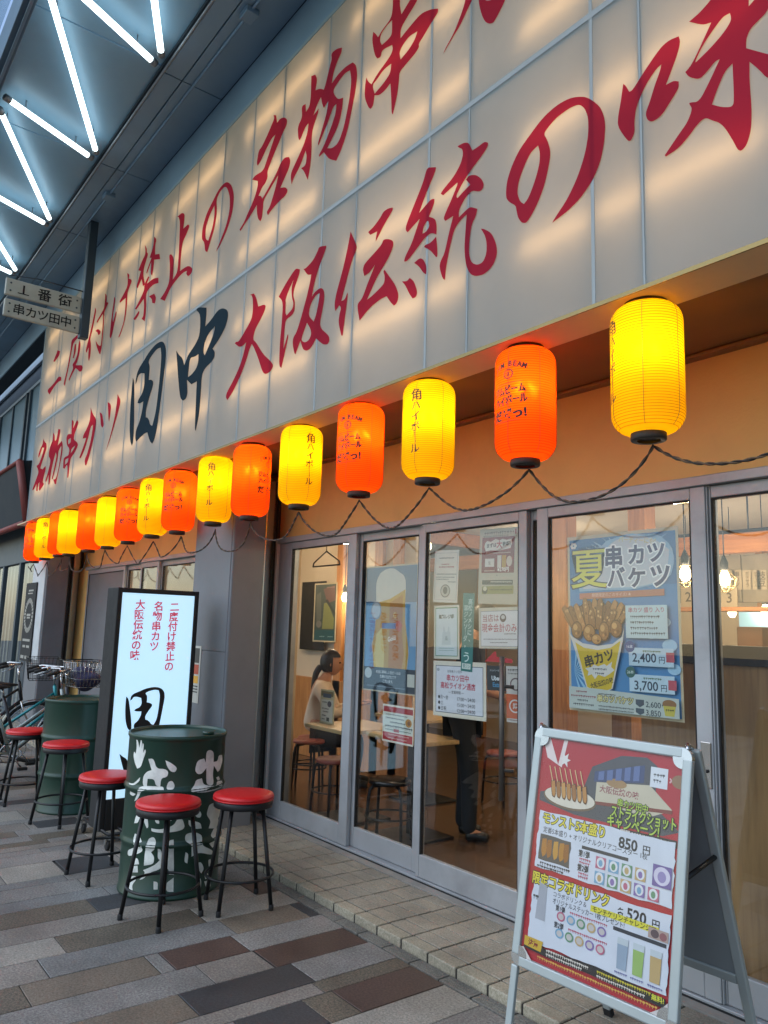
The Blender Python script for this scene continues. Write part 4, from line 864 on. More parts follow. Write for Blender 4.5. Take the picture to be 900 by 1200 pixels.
# small poster on the pillar behind the light box
q = [atY(230+c[0]/5, c[1], PY-.008) for c in ((0, 757), (20, 757))]
xa = atY(231.5, 790, PY-.008).x; xc = atY(234.5, 757, PY-.008).x+.03; z1, z0 = atY(233, 757, PY-.008).z, atY(230, 824, PY-.008).z
b = B(); b.box((xa-.3, PY-.01, z0), (xc, PY-.005, z1), ink('#b9b7ae')); fr = (Vector((xa-.3, PY-.0105, z1)), X_, -Z_, -Y_); w = xc-xa+.3
for v0, v1, c in ((.04, .3, '#3b3b3a'), (.33, .5, '#b14a32'), (.53, .66, '#d8a13a'), (.7, .72, '#333333'), (.75, .77, '#333333'), (.8, .82, '#333333')): b.poly(fr, [(w*.1, (z1-z0)*v0), (w*.93, (z1-z0)*v0), (w*.93, (z1-z0)*v1), (w*.1, (z1-z0)*v1)], ink(c), (), .0006)
tag(b.done('pillar_poster'), 'small poster on the blue grey pillar half behind the lit light box', 'poster')

# ------------------------------------------------------------ bicycles
M_tyre = mat('rubber_tyre', '#1c1c1c', .85, 0, var=.2, scale=40); M_chr = mat('chrome', '#b5b8ba', .22, .95, var=.05)
def bicycle(label, loc, rz, col, basket, bag=None, lift=0.):
    t = thing('bicycle', label, 'bicycle', (0, 0, 0), 'bicycles parked against the front')
    M_f = mat('bicycle_paint_'+col.lstrip('#'), col, .3, .3, var=.05)
    rw = .325
    rear, front, bb, sd_, hd, hd2 = Vector((-.55, 0, rw)), Vector((.52, 0, rw)), Vector((-.1, 0, .28)), Vector((-.27, 0, .78)), Vector((.33, 0, .86)), Vector((.37, 0, .66))
    b = B(); b.tube([hd2, bb], .017, M_f, 10); b.tube([hd+(hd2-hd)*.35, bb+(sd_-bb)*.3], .014, M_f, 10); b.tube([bb, sd_], .015, M_f, 10); b.tube([hd, hd2], .019, M_f, 10)
    for s in (-.05, .05): b.tube([bb+Vector((0, s*.5, 0)), rear+Vector((0, s, 0))], .009, M_f, 8); b.tube([sd_-Vector((.01, 0, .12)), rear+Vector((0, s, 0))], .008, M_f, 8)
    b.done('frame', t)
    b = B()
    for s in (-.045, .045): b.tube([hd2+Vector((0, s*.9, -.02)), hd2+Vector((.03, s, -.12)), front+Vector((0, s, 0))], .010, M_chr, 8)
    b.tube([hd2+Vector((0, -.045, -.02)), hd2+Vector((0, .045, -.02))], .012, M_chr, 8); b.done('fork', t)
    for c in (rear, front):
        b = B(); b.ring(c, rw-.018, .017, M_tyre, 44, 8, (0, 1, 0)); w = b.done('wheel', t)
        b = B(); b.ring(c, rw-.042, .010, M_chr, 44, 6, (0, 1, 0)); b.done('rim', w)
        b = B(); b.tube([c+Vector((0, -.045, 0)), c+Vector((0, .045, 0))], .018, M_chr, 10)
        for k in range(20):
            a = 2*math.pi*k/20; b.tube([c+Vector((0, .02*(-1)**k, 0)), c+Vector((math.cos(a)*(rw-.045), 0, math.sin(a)*(rw-.045)))], .0014, M_chr, 4)
        b.done('spokes', w)
        b = B(); a0, a1 = (R(20), R(200)) if c is rear else (R(40), R(190)); pts = [c+Vector((math.cos(a0+(a1-a0)*k/14), 0, math.sin(a0+(a1-a0)*k/14)))*(rw+.018) for k in range(15)]
        for i in range(14): b.faces([pts[i]+Vector((0, -.025, -.006)), pts[i]+Vector((0, 0, .004)), pts[i]+Vector((0, .025, -.006)), pts[i+1]+Vector((0, .025, -.006)), pts[i+1]+Vector((0, 0, .004)), pts[i+1]+Vector((0, -.025, -.006))], [(0, 1, 4, 5), (1, 2, 3, 4)], M_chr, True)
        b.done('mudguard', t)
    b = B(); st_ = hd+Vector((-.02, 0, .14)); b.tube([hd, st_], .011, M_chr, 8); b.tube([st_+Vector((-.2, -.29, .02)), st_+Vector((-.08, -.26, .05)), st_+Vector((.03, -.12, .05)), st_, st_+Vector((.03, .12, .05)), st_+Vector((-.08, .26, .05)), st_+Vector((-.2, .29, .02))], .011, M_chr, 8); b.done('handlebar', t)
    for s in (-1, 1):
        b = B(); b.tube([st_+Vector((-.22, s*.295, .015)), st_+Vector((-.11, s*.268, .042))], .016, M_blkm, 8); b.done('grip', t)
        b = B(); b.tube([st_+Vector((-.05, s*.24, .03)), st_+Vector((-.09, s*.27, .0)), st_+Vector((-.17, s*.3, -.02))], .005, M_chr, 6); b.done('brake_lever', t)
    b = B(); b.tube([sd_, sd_+Vector((-.02, 0, .08))], .012, M_chr, 8)
    V = []; F = []; prof = [(-.15, .085, .03), (-.1, .1, .035), (-.02, .07, .03), (.06, .03, .02), (.12, .018, .01)]
    for x, w, h in prof:
        for k in range(10):
            a = 2*math.pi*k/10; V.append(sd_+Vector((x, w*math.cos(a), .11+h*math.sin(a)*(1 if math.sin(a) > 0 else .8))))
    for i in range(4):
        for k in range(10): F.append((i*10+k, i*10+(k+1) % 10, (i+1)*10+(k+1) % 10, (i+1)*10+k))
    F += [tuple(range(9, -1, -1)), tuple(40+k for k in range(10))]; b.faces(V, F, M_blkm, True); b.done('saddle', t)
    b = B(); b.ring(bb, .085, .006, M_chr, 30, 6, (0, 1, 0)); b.tube([bb+Vector((0, -.07, 0)), bb+Vector((0, .07, 0))], .012, M_chr, 8); b.tube([bb+Vector((0, -.07, 0)), bb+Vector((.1, -.075, -.13))], .008, M_chr, 6); b.tube([bb+Vector((0, .07, 0)), bb+Vector((-.1, .075, .13))], .008, M_chr, 6); b.box(bb+Vector((.06, -.13, -.145)), bb+Vector((.14, -.08, -.12)), M_blkm); b.box(bb+Vector((-.14, .08, .12)), bb+Vector((-.06, .13, .145)), M_blkm)
    b.tube([bb+Vector((0, -.02, .085)), rear+Vector((0, -.02, .04)), rear+Vector((-.04, -.02, 0)), rear+Vector((0, -.02, -.04)), bb+Vector((0, -.02, -.085))], .004, M_blk, 5); b.done('crank', t)
    b = B(); b.tube([rear+Vector((-.02, .05, .37)), rear+Vector((.25, .05, .37))], .006, M_chr, 6); b.tube([rear+Vector((-.02, -.05, .37)), rear+Vector((.25, -.05, .37))], .006, M_chr, 6)
    for k in range(5): b.tube([rear+Vector((-.02+.06*k, -.05, .37)), rear+Vector((-.02+.06*k, .05, .37))], .004, M_chr, 5)
    for s in (-.05, .05): b.tube([rear+Vector((0, s, .37)), rear+Vector((0, s, 0))], .005, M_chr, 5)
    b.done('rear_rack', t)
    if basket:
        bc = hd+Vector((.22, 0, .12)); b = B(); ms = M_chr if basket == 1 else M_blk
        lv = [(.0, .13, .15), (.08, .14, .165), (.16, .155, .18), (.24, .165, .195)]
        for z, hx, hy in lv: b.tube([bc+Vector((-hx, -hy, z-.1)), bc+Vector((hx, -hy, z-.1)), bc+Vector((hx, hy, z-.1)), bc+Vector((-hx, hy, z-.1))], .0035, ms, 5, closed=True)
        for k in range(9):
            f_ = -1+k/4
            for s in (-1, 1):
                b.tube([bc+Vector((.13*f_, s*.15, -.1)), bc+Vector((.165*f_, s*.195, .14))], .0025, ms, 4); b.tube([bc+Vector((s*.13, .15*f_, -.1)), bc+Vector((s*.165, .195*f_, .14))], .0025, ms, 4)
        for k in range(7): b.tube([bc+Vector((.13*(-1+k/3), -.15, -.1)), bc+Vector((.13*(-1+k/3), .15, -.1))], .0025, ms, 4)
        b.done('basket', t)
    b = B(); b.tube([rear+Vector((.03, .06, 0)), rear+Vector((-.06, .16, -rw+.01))], .008, M_chr, 6); b.done('kickstand', t)
    t.location = loc; t.rotation_euler = (0, R(0), R(rz)); return t
bike1 = bicycle('teal framed bicycle leaning towards the far pillar beside the plain drum', (-8.55, 1.95, 0), 84, '#1f7f86', 2)
bike2 = bicycle('silver framed bicycle with wire basket nearest the plain drum', (-8.05, 1.9, 0), 93, '#8f9a98', 1)
bike4 = bicycle('dark grey bicycle between the teal one and the silver one', (-8.3, 2.02, 0), 96, '#3a3d42', 2)
bike3 = bicycle('black bicycle partly outside the left edge behind the teal one', (-9.2, 1.75, 0), 80, '#26282b', 2)
# cloth bag in the wire basket
def blob(b, c, r, m, seed=0, n=3, amp=.16, flat=None):
    t = bmesh.new(); bmesh.ops.create_icosphere(t, subdivisions=n, radius=1); rg = random.Random(seed)
    ks = [(Vector((rg.uniform(-1, 1), rg.uniform(-1, 1), rg.uniform(-1, 1)))*4, rg.uniform(0, 6)) for _ in range(5)]
    for v in t.verts:
        f_ = 1+amp*sum(math.sin(v.co.dot(k)+p) for k, p in ks)/2.5; v.co = Vector((v.co.x*r[0]*f_, v.co.y*r[1]*f_, v.co.z*r[2]*f_))+Vector(c)
    b.join(t, m, None, True)
b = B(); bc = Matrix.Rotation(R(93), 4, 'Z') @ Vector((.55, 0, .96)); blob(b, Vector((-8.05, 1.9, 0))+bc, (.16, .14, .1), mat('indigo_cloth', '#2a2c4a', .85, 0, var=.3, scale=12, bump=.3, bscale=30), 4, 4, .25)
tag(b.done('cloth_bag'), 'crumpled dark indigo bag lying in the wire bicycle basket', 'bag')

# ------------------------------------------------------------ posters and prints
def prints(fr, W_, H_, items, parent, pre=''):
    """items -> two meshes, picture and lettering, laid in print order"""
    pic, let = B(), B(); k = 0; rg = random.Random(5)
    for it in items:
        k += 1; off = .0003+.00006*k; T = it[0]
        if T == 'r': _, u0, v0, u1, v1, c = it; pic.poly(fr, [(u0*W_, v0*H_), (u1*W_, v0*H_), (u1*W_, v1*H_), (u0*W_, v1*H_)], c if not isinstance(c, str) else ink(c), (), off)
        elif T == 'p': _, pts, c = it; pic.poly(fr, [(u*W_, v*H_) for u, v in pts], c if not isinstance(c, str) else ink(c), (), off)
        elif T == 'o': _, u, v, ru, rv, c = it; pic.poly(fr, [((u+ru*math.cos(a*math.pi/14))*W_, (v+rv*math.sin(a*math.pi/14))*H_) for a in range(28)], ink(c), (), off)
        elif T == 'd':   # a line of print too small to read
            _, u0, v, u1, h, c = it; u = u0
            while u < u1:
                w = rg.uniform(.55, .95)*h*H_/W_
                for q in range(2):
                    y0 = v+rg.uniform(0, .3)*h; let.poly(fr, [(u*W_, y0*H_), ((u+w)*W_, y0*H_), ((u+w)*W_, (y0+h*.3)*H_), (u*W_, (y0+h*.3)*H_)], ink(c), (), off+q*.00002)
                let.poly(fr, [((u+w*.4)*W_, v*H_), ((u+w*.62)*W_, v*H_), ((u+w*.62)*W_, (v+h)*H_), ((u+w*.4)*W_, (v+h)*H_)], ink(c), (), off+.00004)
                u += w*1.2
        elif T == 't':
            _, u, v, h, s, c = it[:6]; kw = dict(it[6]) if len(it) > 6 else {}
            if 'maxw' in kw: kw['maxw'] *= W_
            oc = kw.pop('outline', None); ow = min(kw.pop('ow', .02), .024); bd = min(kw.pop('bold', .008), .034)
            if oc:
                for q in range(8): let.text(fr, u*W_+math.cos(q*math.pi/4)*h*H_*.075, v*H_+math.sin(q*math.pi/4)*h*H_*.075, h*H_, s, ink(oc), off+q*.000006, bold=bd, **kw)
                off += .00006; k += 1
            let.text(fr, u*W_, v*H_, h*H_, s, ink(c), off, bold=bd, **kw)
    if len(pic.bm.verts): pic.done(pre+'picture', parent)
    if len(let.bm.verts): let.done(pre+'lettering', parent)
    pic.bm.is_valid and not len(pic.bm.verts) and pic.bm.free(); let.bm.is_valid and not len(let.bm.verts) and let.bm.free()
def poster(name, label, cat, corners, y, sheet, items, film=None, thick=.0015):
    """corners: TL, TR, BR, BL pixels of a sheet standing in the plane y"""
    q = [atY(*c, y) for c in corners]
    O = q[0]; U = ((q[1]-q[0])+(q[2]-q[3])); V = ((q[3]-q[0])+(q[2]-q[1])); W_, H_ = U.length/2, V.length/2
    U.normalize(); V = (V-U*V.dot(U)).normalized(); N = V.cross(U)
    t = thing(name, label, cat, (O+U*W_/2+V*H_))
    fr = (O, U, V, N); m = ink(sheet) if isinstance(sheet, str) else sheet
    b = B(); P = [O+U*(W_*a)+V*(H_*c)+N*(-d) for d in (0, thick) for a, c in ((0, 0), (1, 0), (1, 1), (0, 1))]
    b.faces(P, [(0, 1, 2, 3), (7, 6, 5, 4), (0, 4, 5, 1), (1, 5, 6, 2), (2, 6, 7, 3), (3, 7, 4, 0)], m); b.done('sheet', t)
    prints(fr, W_, H_, items, t); return t
GY = DY+.012    # just inside the outer panes
GY2 = DY+.034   # just inside the inner panes
# beer poster
def curve(pts, n=10):
    out = []
    for i in range(len(pts)-1):
        p0, p1, p2, p3 = [Vector(pts[min(max(j, 0), len(pts)-1)]) for j in (i-1, i, i+1, i+2)]
        for k in range(n):
            t = k/n; q = .5*((2*p1)+(p2-p0)*t+(2*p0-5*p1+4*p2-p3)*t*t+(3*p1-p0-3*p2+p3)*t**3); out.append(tuple(q))
    return out+[tuple(pts[-1])]
gl_l = curve([(.25, .98), (.2, .72), (.17, .63), (.22, .55), (.235, .3), (.23, .14), (.3, .06)], 6); gl_r = curve([(.66, .06), (.78, .13), (.78, .4), (.84, .6), (.86, .7), (.83, .85), (.79, .98)], 6)
hd_ = curve([(.3, .06), (.42, .03), (.56, .03), (.66, .06)], 5)
poster('beer_poster', 'tall framed blue beer poster with a full foaming glass in the second glass door', 'poster', ((428.5, 664.7), (490.7, 659.5), (488, 816), (425, 808)), GY2, '#b8a98c', [
 ('r', .03, .012, .985, .99, '#43607f'), ('r', .03, .3, .985, .81, '#5f8fb4'), ('p', gl_l+hd_+gl_r, '#b9b9b2'), ('p', [(.245, .3), (.5, .27), (.78, .2), (.79, .45), (.845, .62), (.855, .7), (.8, .96), (.26, .96), (.2, .72), (.18, .63), (.23, .5)], '#b28a2c'),
 ('p', [(.26, .55), (.36, .5), (.42, .7), (.4, .95), (.27, .95), (.21, .72)], '#c9b463'), ('p', [(.5, .3), (.74, .24), (.74, .55), (.78, .7), (.72, .9), (.5, .9)], '#a86f22'),
 ('o', .24, .36, .1, .075, '#8d949b'), ('o', .24, .36, .08, .06, '#b4b9bb'), ('r', .36, .46, .62, .505, '#59759c'),
 ('p', [(.62, .45), (.7, .44), (.74, .48), (.7, .53), (.63, .51)], '#b85a3a'), ('t', .55, .58, .045, 'Gold', '#e4dfcf', (('bold', .02), ('rot', -.2))), ('t', .6, .4, .05, 'Ｇ', '#c9b056', (('bold', .03),)),
 ('r', .03, .81, .985, .99, '#26323f'), ('o', .12, .86, .07, .042, '#a9b6b8'), ('r', .85, .845, .975, .94, '#b9bcb2'),
 ('t', .5, .845, .023, '本当に美味しい生ビールは', '#cfd6d8', (('maxw', .6),)), ('t', .5, .88, .023, '生樽の注ぎたてで', '#cfd6d8', (('maxw', .6),)), ('t', .5, .915, .023, 'ございます。', '#cfd6d8'), ('d', .1, .955, .8, .01, '#7f8d99')])
poster('notice_sheet', 'small red and white notice at knee height under the beer poster', 'notice', ((449, 824.4), (485.8, 830), (484.4, 875.5), (449, 867.8)), GY2, '#d8d2c2', [
 ('r', .02, .05, .98, .2, '#9c2a2e'), ('r', .02, .22, .98, .72, '#c8cdc2'), ('d', .1, .25, .8, .035, '#333333'), ('d', .1, .34, .7, .05, '#222222'), ('d', .25, .44, .72, .06, '#1c1c1c'), ('d', .1, .545, .92, .075, '#1c1c1c'), ('d', .1, .65, .9, .045, '#2c4c3c'),
 ('o', .85, .42, .1, .11, '#b07a2c'), ('o', .86, .42, .05, .06, '#7a4a1c'), ('r', .38, .63, .55, .71, '#a03030'), ('r', .02, .74, .98, .95, '#a8262c'), ('d', .2, .78, .85, .04, '#d8b8a8'), ('d', .2, .87, .8, .04, '#d8b8a8')])
poster('notice_sheet', 'white printed notice with a round emblem at the top left of the third door', 'notice', ((510, 645.3), (538.7, 644.7), (536.7, 706.7), (508.7, 706)), GY, '#cfc8ba', [
 ('r', .05, .05, .95, .055, '#8a8a88'), ('r', .05, .945, .95, .95, '#8a8a88'), ('r', .05, .05, .06, .95, '#8a8a88'), ('r', .94, .05, .95, .95, '#8a8a88'), ('d', .2, .14, .8, .03, '#44403c'), ('d', .3, .26, .6, .03, '#a04040'), ('d', .2, .31, .8, .035, '#a04040'), ('d', .12, .45, .9, .025, '#333333'), ('d', .1, .51, .85, .022, '#333333'), ('d', .1, .55, .6, .022, '#333333'), ('d', .6, .6, .88, .022, '#333333'),
 ('o', .5, .78, .2, .125, '#6a6058'), ('o', .5, .78, .17, .105, '#b5aea0'), ('o', .5, .77, .09, .07, '#5a5048')])
poster('notice_sheet', 'pale notice with a green border about shopping bags below the round emblem notice', 'notice', ((508.7, 710), (537, 709), (537.8, 772.7), (507, 772)), GY, '#c9c6b6', [
 ('r', .06, .04, .94, .95, '#5f8a70'), ('r', .085, .06, .915, .935, '#c3cfd0'), ('t', .5, .215, .075, '無料レジ袋', '#2e4a42', (('maxw', .7), ('bold', .03))), ('p', [(.35, .5), (.65, .5), (.68, .74), (.32, .74)], '#b2c1c4'), ('p', [(.38, .4), (.42, .4), (.46, .5), (.38, .5)], '#b2c1c4'), ('p', [(.58, .4), (.62, .4), (.62, .5), (.54, .5)], '#b2c1c4'), ('t', .5, .62, .07, '品', '#5f7478'), ('r', .2, .8, .8, .808, '#7d9a90'), ('r', .2, .84, .8, .848, '#7d9a90')])
poster('hanging_banner_strip', 'narrow teal vertical banner with white lettering hanging in the middle of the third door', 'banner', ((543, 695), (556, 695), (555.3, 788), (541.5, 786)), GY-.006, '#1d6e6a', [
 ('t', .66, .075, .073, '高松ノメシに、', '#b8d4ce', (('vert', True), ('bold', .01), ('step', 1.08))), ('t', .3, .16, .072, '翠ジンソーダ。', '#b8d4ce', (('vert', True), ('bold', .01), ('step', 1.08))), ('t', .45, .82, .13, 'う', '#c4dcd6', (('bold', .01),)), ('r', .1, .9, .85, .97, '#c4cfc8'), ('t', .48, .935, .05, '翠ジン', '#1d6e6a', (('maxw', .6),))])
poster('menu_sheet', 'red and white drinks offer sheet at the top of the third door', 'menu', ((562.7, 620.7), (607, 619), (610, 708.7), (562, 709)), GY, '#b7ad97', [
 ('d', .12, .04, .86, .045, '#7c6f5c'), ('d', .1, .09, .7, .035, '#8f836c'), ('r', .9, .02, .94, .09, '#a03030'), ('r', .07, .115, .9, .59, '#7e2a2a'), ('p', [(.15, .19), (.2, .16), (.3, .175), (.42, .14), (.52, .16), (.6, .145), (.7, .16), (.82, .15), (.84, .2), (.8, .27), (.7, .28), (.5, .3), (.3, .29), (.17, .3), (.13, .24)], '#d6d2c8'), ('t', .32, .225, .055, 'まずは', '#3a2a26', (('bold', .03), ('rot', -.06))), ('t', .52, .215, .09, '大', '#b03038', (('bold', .05),)), ('t', .7, .21, .055, '乾杯!', '#3a2a26', (('bold', .03), ('rot', -.06))), ('d', .17, .32, .8, .018, '#d6c8b8'),
 ('r', .16, .4, .4, .51, '#d2cdc2'), ('t', .28, .46, .05, '生', '#7e6a60'), ('r', .48, .36, .58, .52, '#cfc8ba'), ('r', .6, .36, .7, .52, '#b98f2c'), ('o', .78, .44, .07, .07, '#c8b9a8'), ('t', .63, .545, .06, '¥270円', '#e6dfd4', (('bold', .03), ('maxw', .4))), ('d', .15, .555, .4, .02, '#d6c8b8'),
 ('t', .48, .625, .02, '▼', '#4a3a30'), ('r', .1, .685, .88, .745, '#4a463c'), ('d', .32, .7, .84, .025, '#c8c0ae'), ('p', [(.1, .77), (.9, .755), (.9, .86), (.1, .87)], '#8f8748'), ('o', .18, .82, .07, .05, '#4c4430'), ('o', .18, .8, .05, .03, '#cfc6a8'), ('d', .3, .8, .86, .03, '#5f5a34')])
poster('notice_sheet', 'white cash only notice with pink lettering below the red drinks sheet', 'notice', ((561, 712.7), (610, 712), (609, 760.7), (560.7, 761)), GY, '#bdb8a6', [
 ('r', .05, .08, .97, .95, '#7c858c'), ('r', .06, .095, .96, .935, '#c9cbcd'), ('t', .3, .26, .17, '当店は', '#93626c', (('bold', .015), ('maxw', .4))), ('o', .6, .26, .075, .1, '#4a4246'), ('o', .6, .24, .045, .05, '#b9b9b9'), ('t', .5, .5, .2, '現金会計のみ', '#a65a66', (('bold', .012), ('maxw', .84))), ('d', .62, .63, .9, .035, '#666666'), ('d', .12, .76, .92, .03, '#555555'), ('d', .28, .84, .7, .03, '#555555')])
poster('opening_hours_sign', 'white board of opening hours with red shop name in the third door', 'notice', ((508, 774), (570, 777), (570, 845.8), (508, 838)), GY-.004, '#d3cdbc', [
 ('r', .05, .08, .95, .93, '#4c5664'), ('r', .06, .092, .94, .918, '#ccd0d8'), ('o', .1, .16, .03, .03, '#9aa0a8'), ('t', .42, .185, .05, '名物串カツ田中', '#555a62', (('maxw', .3),)), ('t', .48, .3, .11, '串カツ田中', '#b03048', (('bold', .022), ('maxw', .42))), ('t', .48, .44, .11, '高松ライオン通店', '#b03048', (('bold', .022), ('maxw', .66))), ('t', .45, .555, .055, '― 営業時間 ―', '#333333', (('maxw', .34),)),
 ('t', .1, .655, .072, '●月～金', '#2a2c30', (('align', 'l'), ('maxw', .2))), ('t', .64, .665, .078, '17:00～24:00', '#2a2c30', (('maxw', .52),)), ('t', .1, .755, .072, '●土', '#2a2c30', (('align', 'l'), ('maxw', .12))), ('t', .64, .77, .078, '15:00～24:00', '#2a2c30', (('maxw', .52),)), ('t', .1, .855, .072, '●日祝', '#2a2c30', (('align', 'l'), ('maxw', .17))), ('t', .64, .87, .078, '12:00～24:00', '#2a2c30', (('maxw', .52),))])
poster('delivery_sticker', 'black square sticker with white and blue lettering right of the opening hours board', 'sticker', ((570.6, 779.7), (592.7, 780.4), (592.5, 810), (571, 808.4)), GY, '#141c22', [
 ('t', .5, .2, .08, 'デリバリー可能店', '#b9c2c6', (('maxw', .7),)), ('t', .5, .5, .22, 'Uber', '#d5dce0', (('bold', .03), ('maxw', .62))), ('t', .5, .76, .22, 'Eats', '#3a7fa8', (('bold', .03), ('maxw', .64)))])
poster('payment_sticker', 'white over orange sticker half behind the bar handle of the third door', 'sticker', ((593.2, 780.4), (611.6, 781.5), (611.4, 848), (593, 846)), GY, '#c3bfb8', [
 ('d', .1, .05, .92, .045, '#55504c'), ('d', .1, .12, .8, .035, '#77706c'), ('o', .6, .32, .36, .115, '#6a5458'), ('o', .6, .32, .28, .09, '#c3bfb8'), ('r', 0, .5, 1, .93, '#bf5420'), ('o', .55, .71, .38, .12, '#d8d2cc'), ('o', .55, .71, .3, .095, '#bf5420'), ('t', .55, .71, .1, '禁', '#d8d2cc', (('bold', .03),)), ('d', .1, .95, .9, .02, '#8a4a3a')])
# red arrow cut-out
q = [(470, 225), (540, 152), (553, 150), (560, 192), (678, 208), (678, 240)]
pa = [atY(495+x/6.43, 740+y/6.43, GY) for x, y in q]; b = B(); b.faces(pa+[p+Vector((0, .0015, 0)) for p in pa], [tuple(range(6)), tuple(range(11, 5, -1))]+[(i, (i+1) % 6, 6+(i+1) % 6, 6+i) for i in range(6)], ink('#b8181f'))
tag(b.done('arrow_sticker'), 'red arrow sticker pointing left above the black delivery sticker', 'sticker')
# summer poster
def ray_burst(c, r, n, col, a0=0, a1=2*math.pi, asp=.7): 
    return [('p', [c, (c[0]+r*math.cos(a0+(a1-a0)*(k)/n), c[1]+r*asp*math.sin(a0+(a1-a0)*(k)/n)), (c[0]+r*math.cos(a0+(a1-a0)*(k+.45)/n), c[1]+r*asp*math.sin(a0+(a1-a0)*(k+.45)/n))], col) for k in range(n)]
its = [('r', .02, .02, .98, .985, '#4382b4'), ('r', .02, .02, .98, .3, '#3b6f9f')]
rg = random.Random(3)
for k in range(46):
    a = rg.uniform(0, 6.28); r0, r1 = rg.uniform(.1, .3), rg.uniform(.34, .5); w = rg.uniform(.01, .03); cc = rg.choice(('#6f9cc0', '#8fb0c8', '#a8bccb', '#5a8cb8')); c0, s0 = math.cos(a), math.sin(a)
    f = lambda r, t: (min(.98, max(.02, .56+r*math.cos(a+t))), min(.32, max(.02, .18+r*.5*math.sin(a+t)))); its.append(('p', [f(r0, -w*3), f(r1, 0), f(r0, w*3)], cc))
its += [('p', chaikin([(.36, .045), (.48, .03), (.6, .012), (.72, .03), (.84, .03), (.95, .1), (.97, .18), (.93, .27), (.8, .3), (.6, .325), (.4, .32), (.12, .325), (.1, .26), (.2, .2)], 1), '#8fb3cc'), ('p', chaikin([(.4, .06), (.6, .02), (.8, .05), (.93, .12), (.9, .27), (.7, .31), (.45, .31), (.15, .31), (.22, .24), (.3, .2)], 2), '#c2c6cc')]
for k in range(6): its.append(('o', .065+.02*math.cos(k*1.05), .055+.012*math.sin(k*1.05), .014, .008, '#d6d3cc'))
its += [('t', .21, .075, .02, '季節のおすすめ', '#22304a', (('maxw', .2), ('rot', -.1))), ('t', .66, .055, .03, 'パーティーにも!', '#b9a85a', (('maxw', .32), ('rot', .12), ('outline', '#d8d8d0'))),
 ('t', .215, .195, .215, '夏', '#1d2440', (('bold', .034), ('sx', 1.08))), ('t', .215, .195, .215, '夏', '#d7d24e', (('bold', .008), ('sx', 1.08))), ('t', .45, .14, .115, '串', '#191a58', (('bold', .034), ('outline', '#eef0f0'), ('ow', .024))), ('t', .65, .135, .105, 'カ', '#191a58', (('bold', .034), ('outline', '#eef0f0'), ('ow', .024))), ('t', .82, .13, .105, 'ツ', '#191a58', (('bold', .034), ('outline', '#eef0f0'), ('ow', .024))),
 ('t', .47, .255, .105, 'バ', '#191a58', (('bold', .034), ('outline', '#eef0f0'), ('ow', .024))), ('t', .65, .26, .105, 'ケ', '#191a58', (('bold', .034), ('outline', '#eef0f0'), ('ow', .024))), ('t', .85, .255, .115, 'ツ', '#191a58', (('bold', .034), ('outline', '#eef0f0'), ('ow', .024))),
 ('p', [(.12, .335), (.88, .325), (.88, .36), (.12, .37)], '#b9735a'), ('t', .42, .348, .02, '期間限定のこのサイズ! ★', '#e0b9a4', (('maxw', .55),))]
its += ray_burst((.06, .78), .2, 9, '#8fc0dc', -1.5, 1.5)
for c in ((.93, .62, .08), (.86, .66, .06), (.96, .74, .07), (.78, .56, .07), (.9, .5, .06)): its.append(('o', c[0]-.02, c[1], c[2]*.75, c[2]*.4, '#9cc4dc'))
# bucket of skewers
for k in range(26):
    a = -.62+1.24*((k*.618) % 1); ln = rg.uniform(.1, .17); bx, by = .27+a*.3, .545-.02*math.cos(a*3); w = .035; tx, ty = bx+a*ln*1.3, by-ln*math.cos(a)
    f_ = lambda q, dx=0.: chaikin([(bx-w*q, by), (tx-w*.9*q, ty+.01), (tx, ty-.012*q), (tx+w*.9*q, ty+.01), (bx+w*q, by), (bx, by+.02)], 2)
    its.append(('p', f_(1.), '#4e2f18')); its.append(('p', f_(.82), rg.choice(('#9c6a38', '#8a5a2e', '#b07a42', '#7c4d28'))))
    for _ in range(4): t = rg.uniform(.1, .9); uu, vv = bx+(tx-bx)*t+rg.uniform(-.5, .5)*w, by+(ty-by)*t; its.append(('o', uu, vv, .009, .007, rg.choice(('#c4935a', '#d0a468', '#6d4422'))))
for cx_, cy_, r1, r2, cl in ((.1, .545, .055, .05, '#8c6136'), (.22, .56, .06, .05, '#a3713a'), (.36, .55, .05, .055, '#96683a'), (.47, .535, .055, .05, '#84582f'), (.29, .595, .05, .03, '#b07c42')): its += [('o', cx_, cy_, r1, r2, '#5a381c'), ('o', cx_, cy_, r1*.86, r2*.86, cl), ('o', cx_-r1*.25, cy_-r2*.3, r1*.4, r2*.35, '#c89a5e'), ('o', cx_+r1*.3, cy_+r2*.3, r1*.25, r2*.2, '#74481f'), ('o', cx_-r1*.1, cy_+r2*.4, r1*.2, r2*.15, '#bf8a4c')]
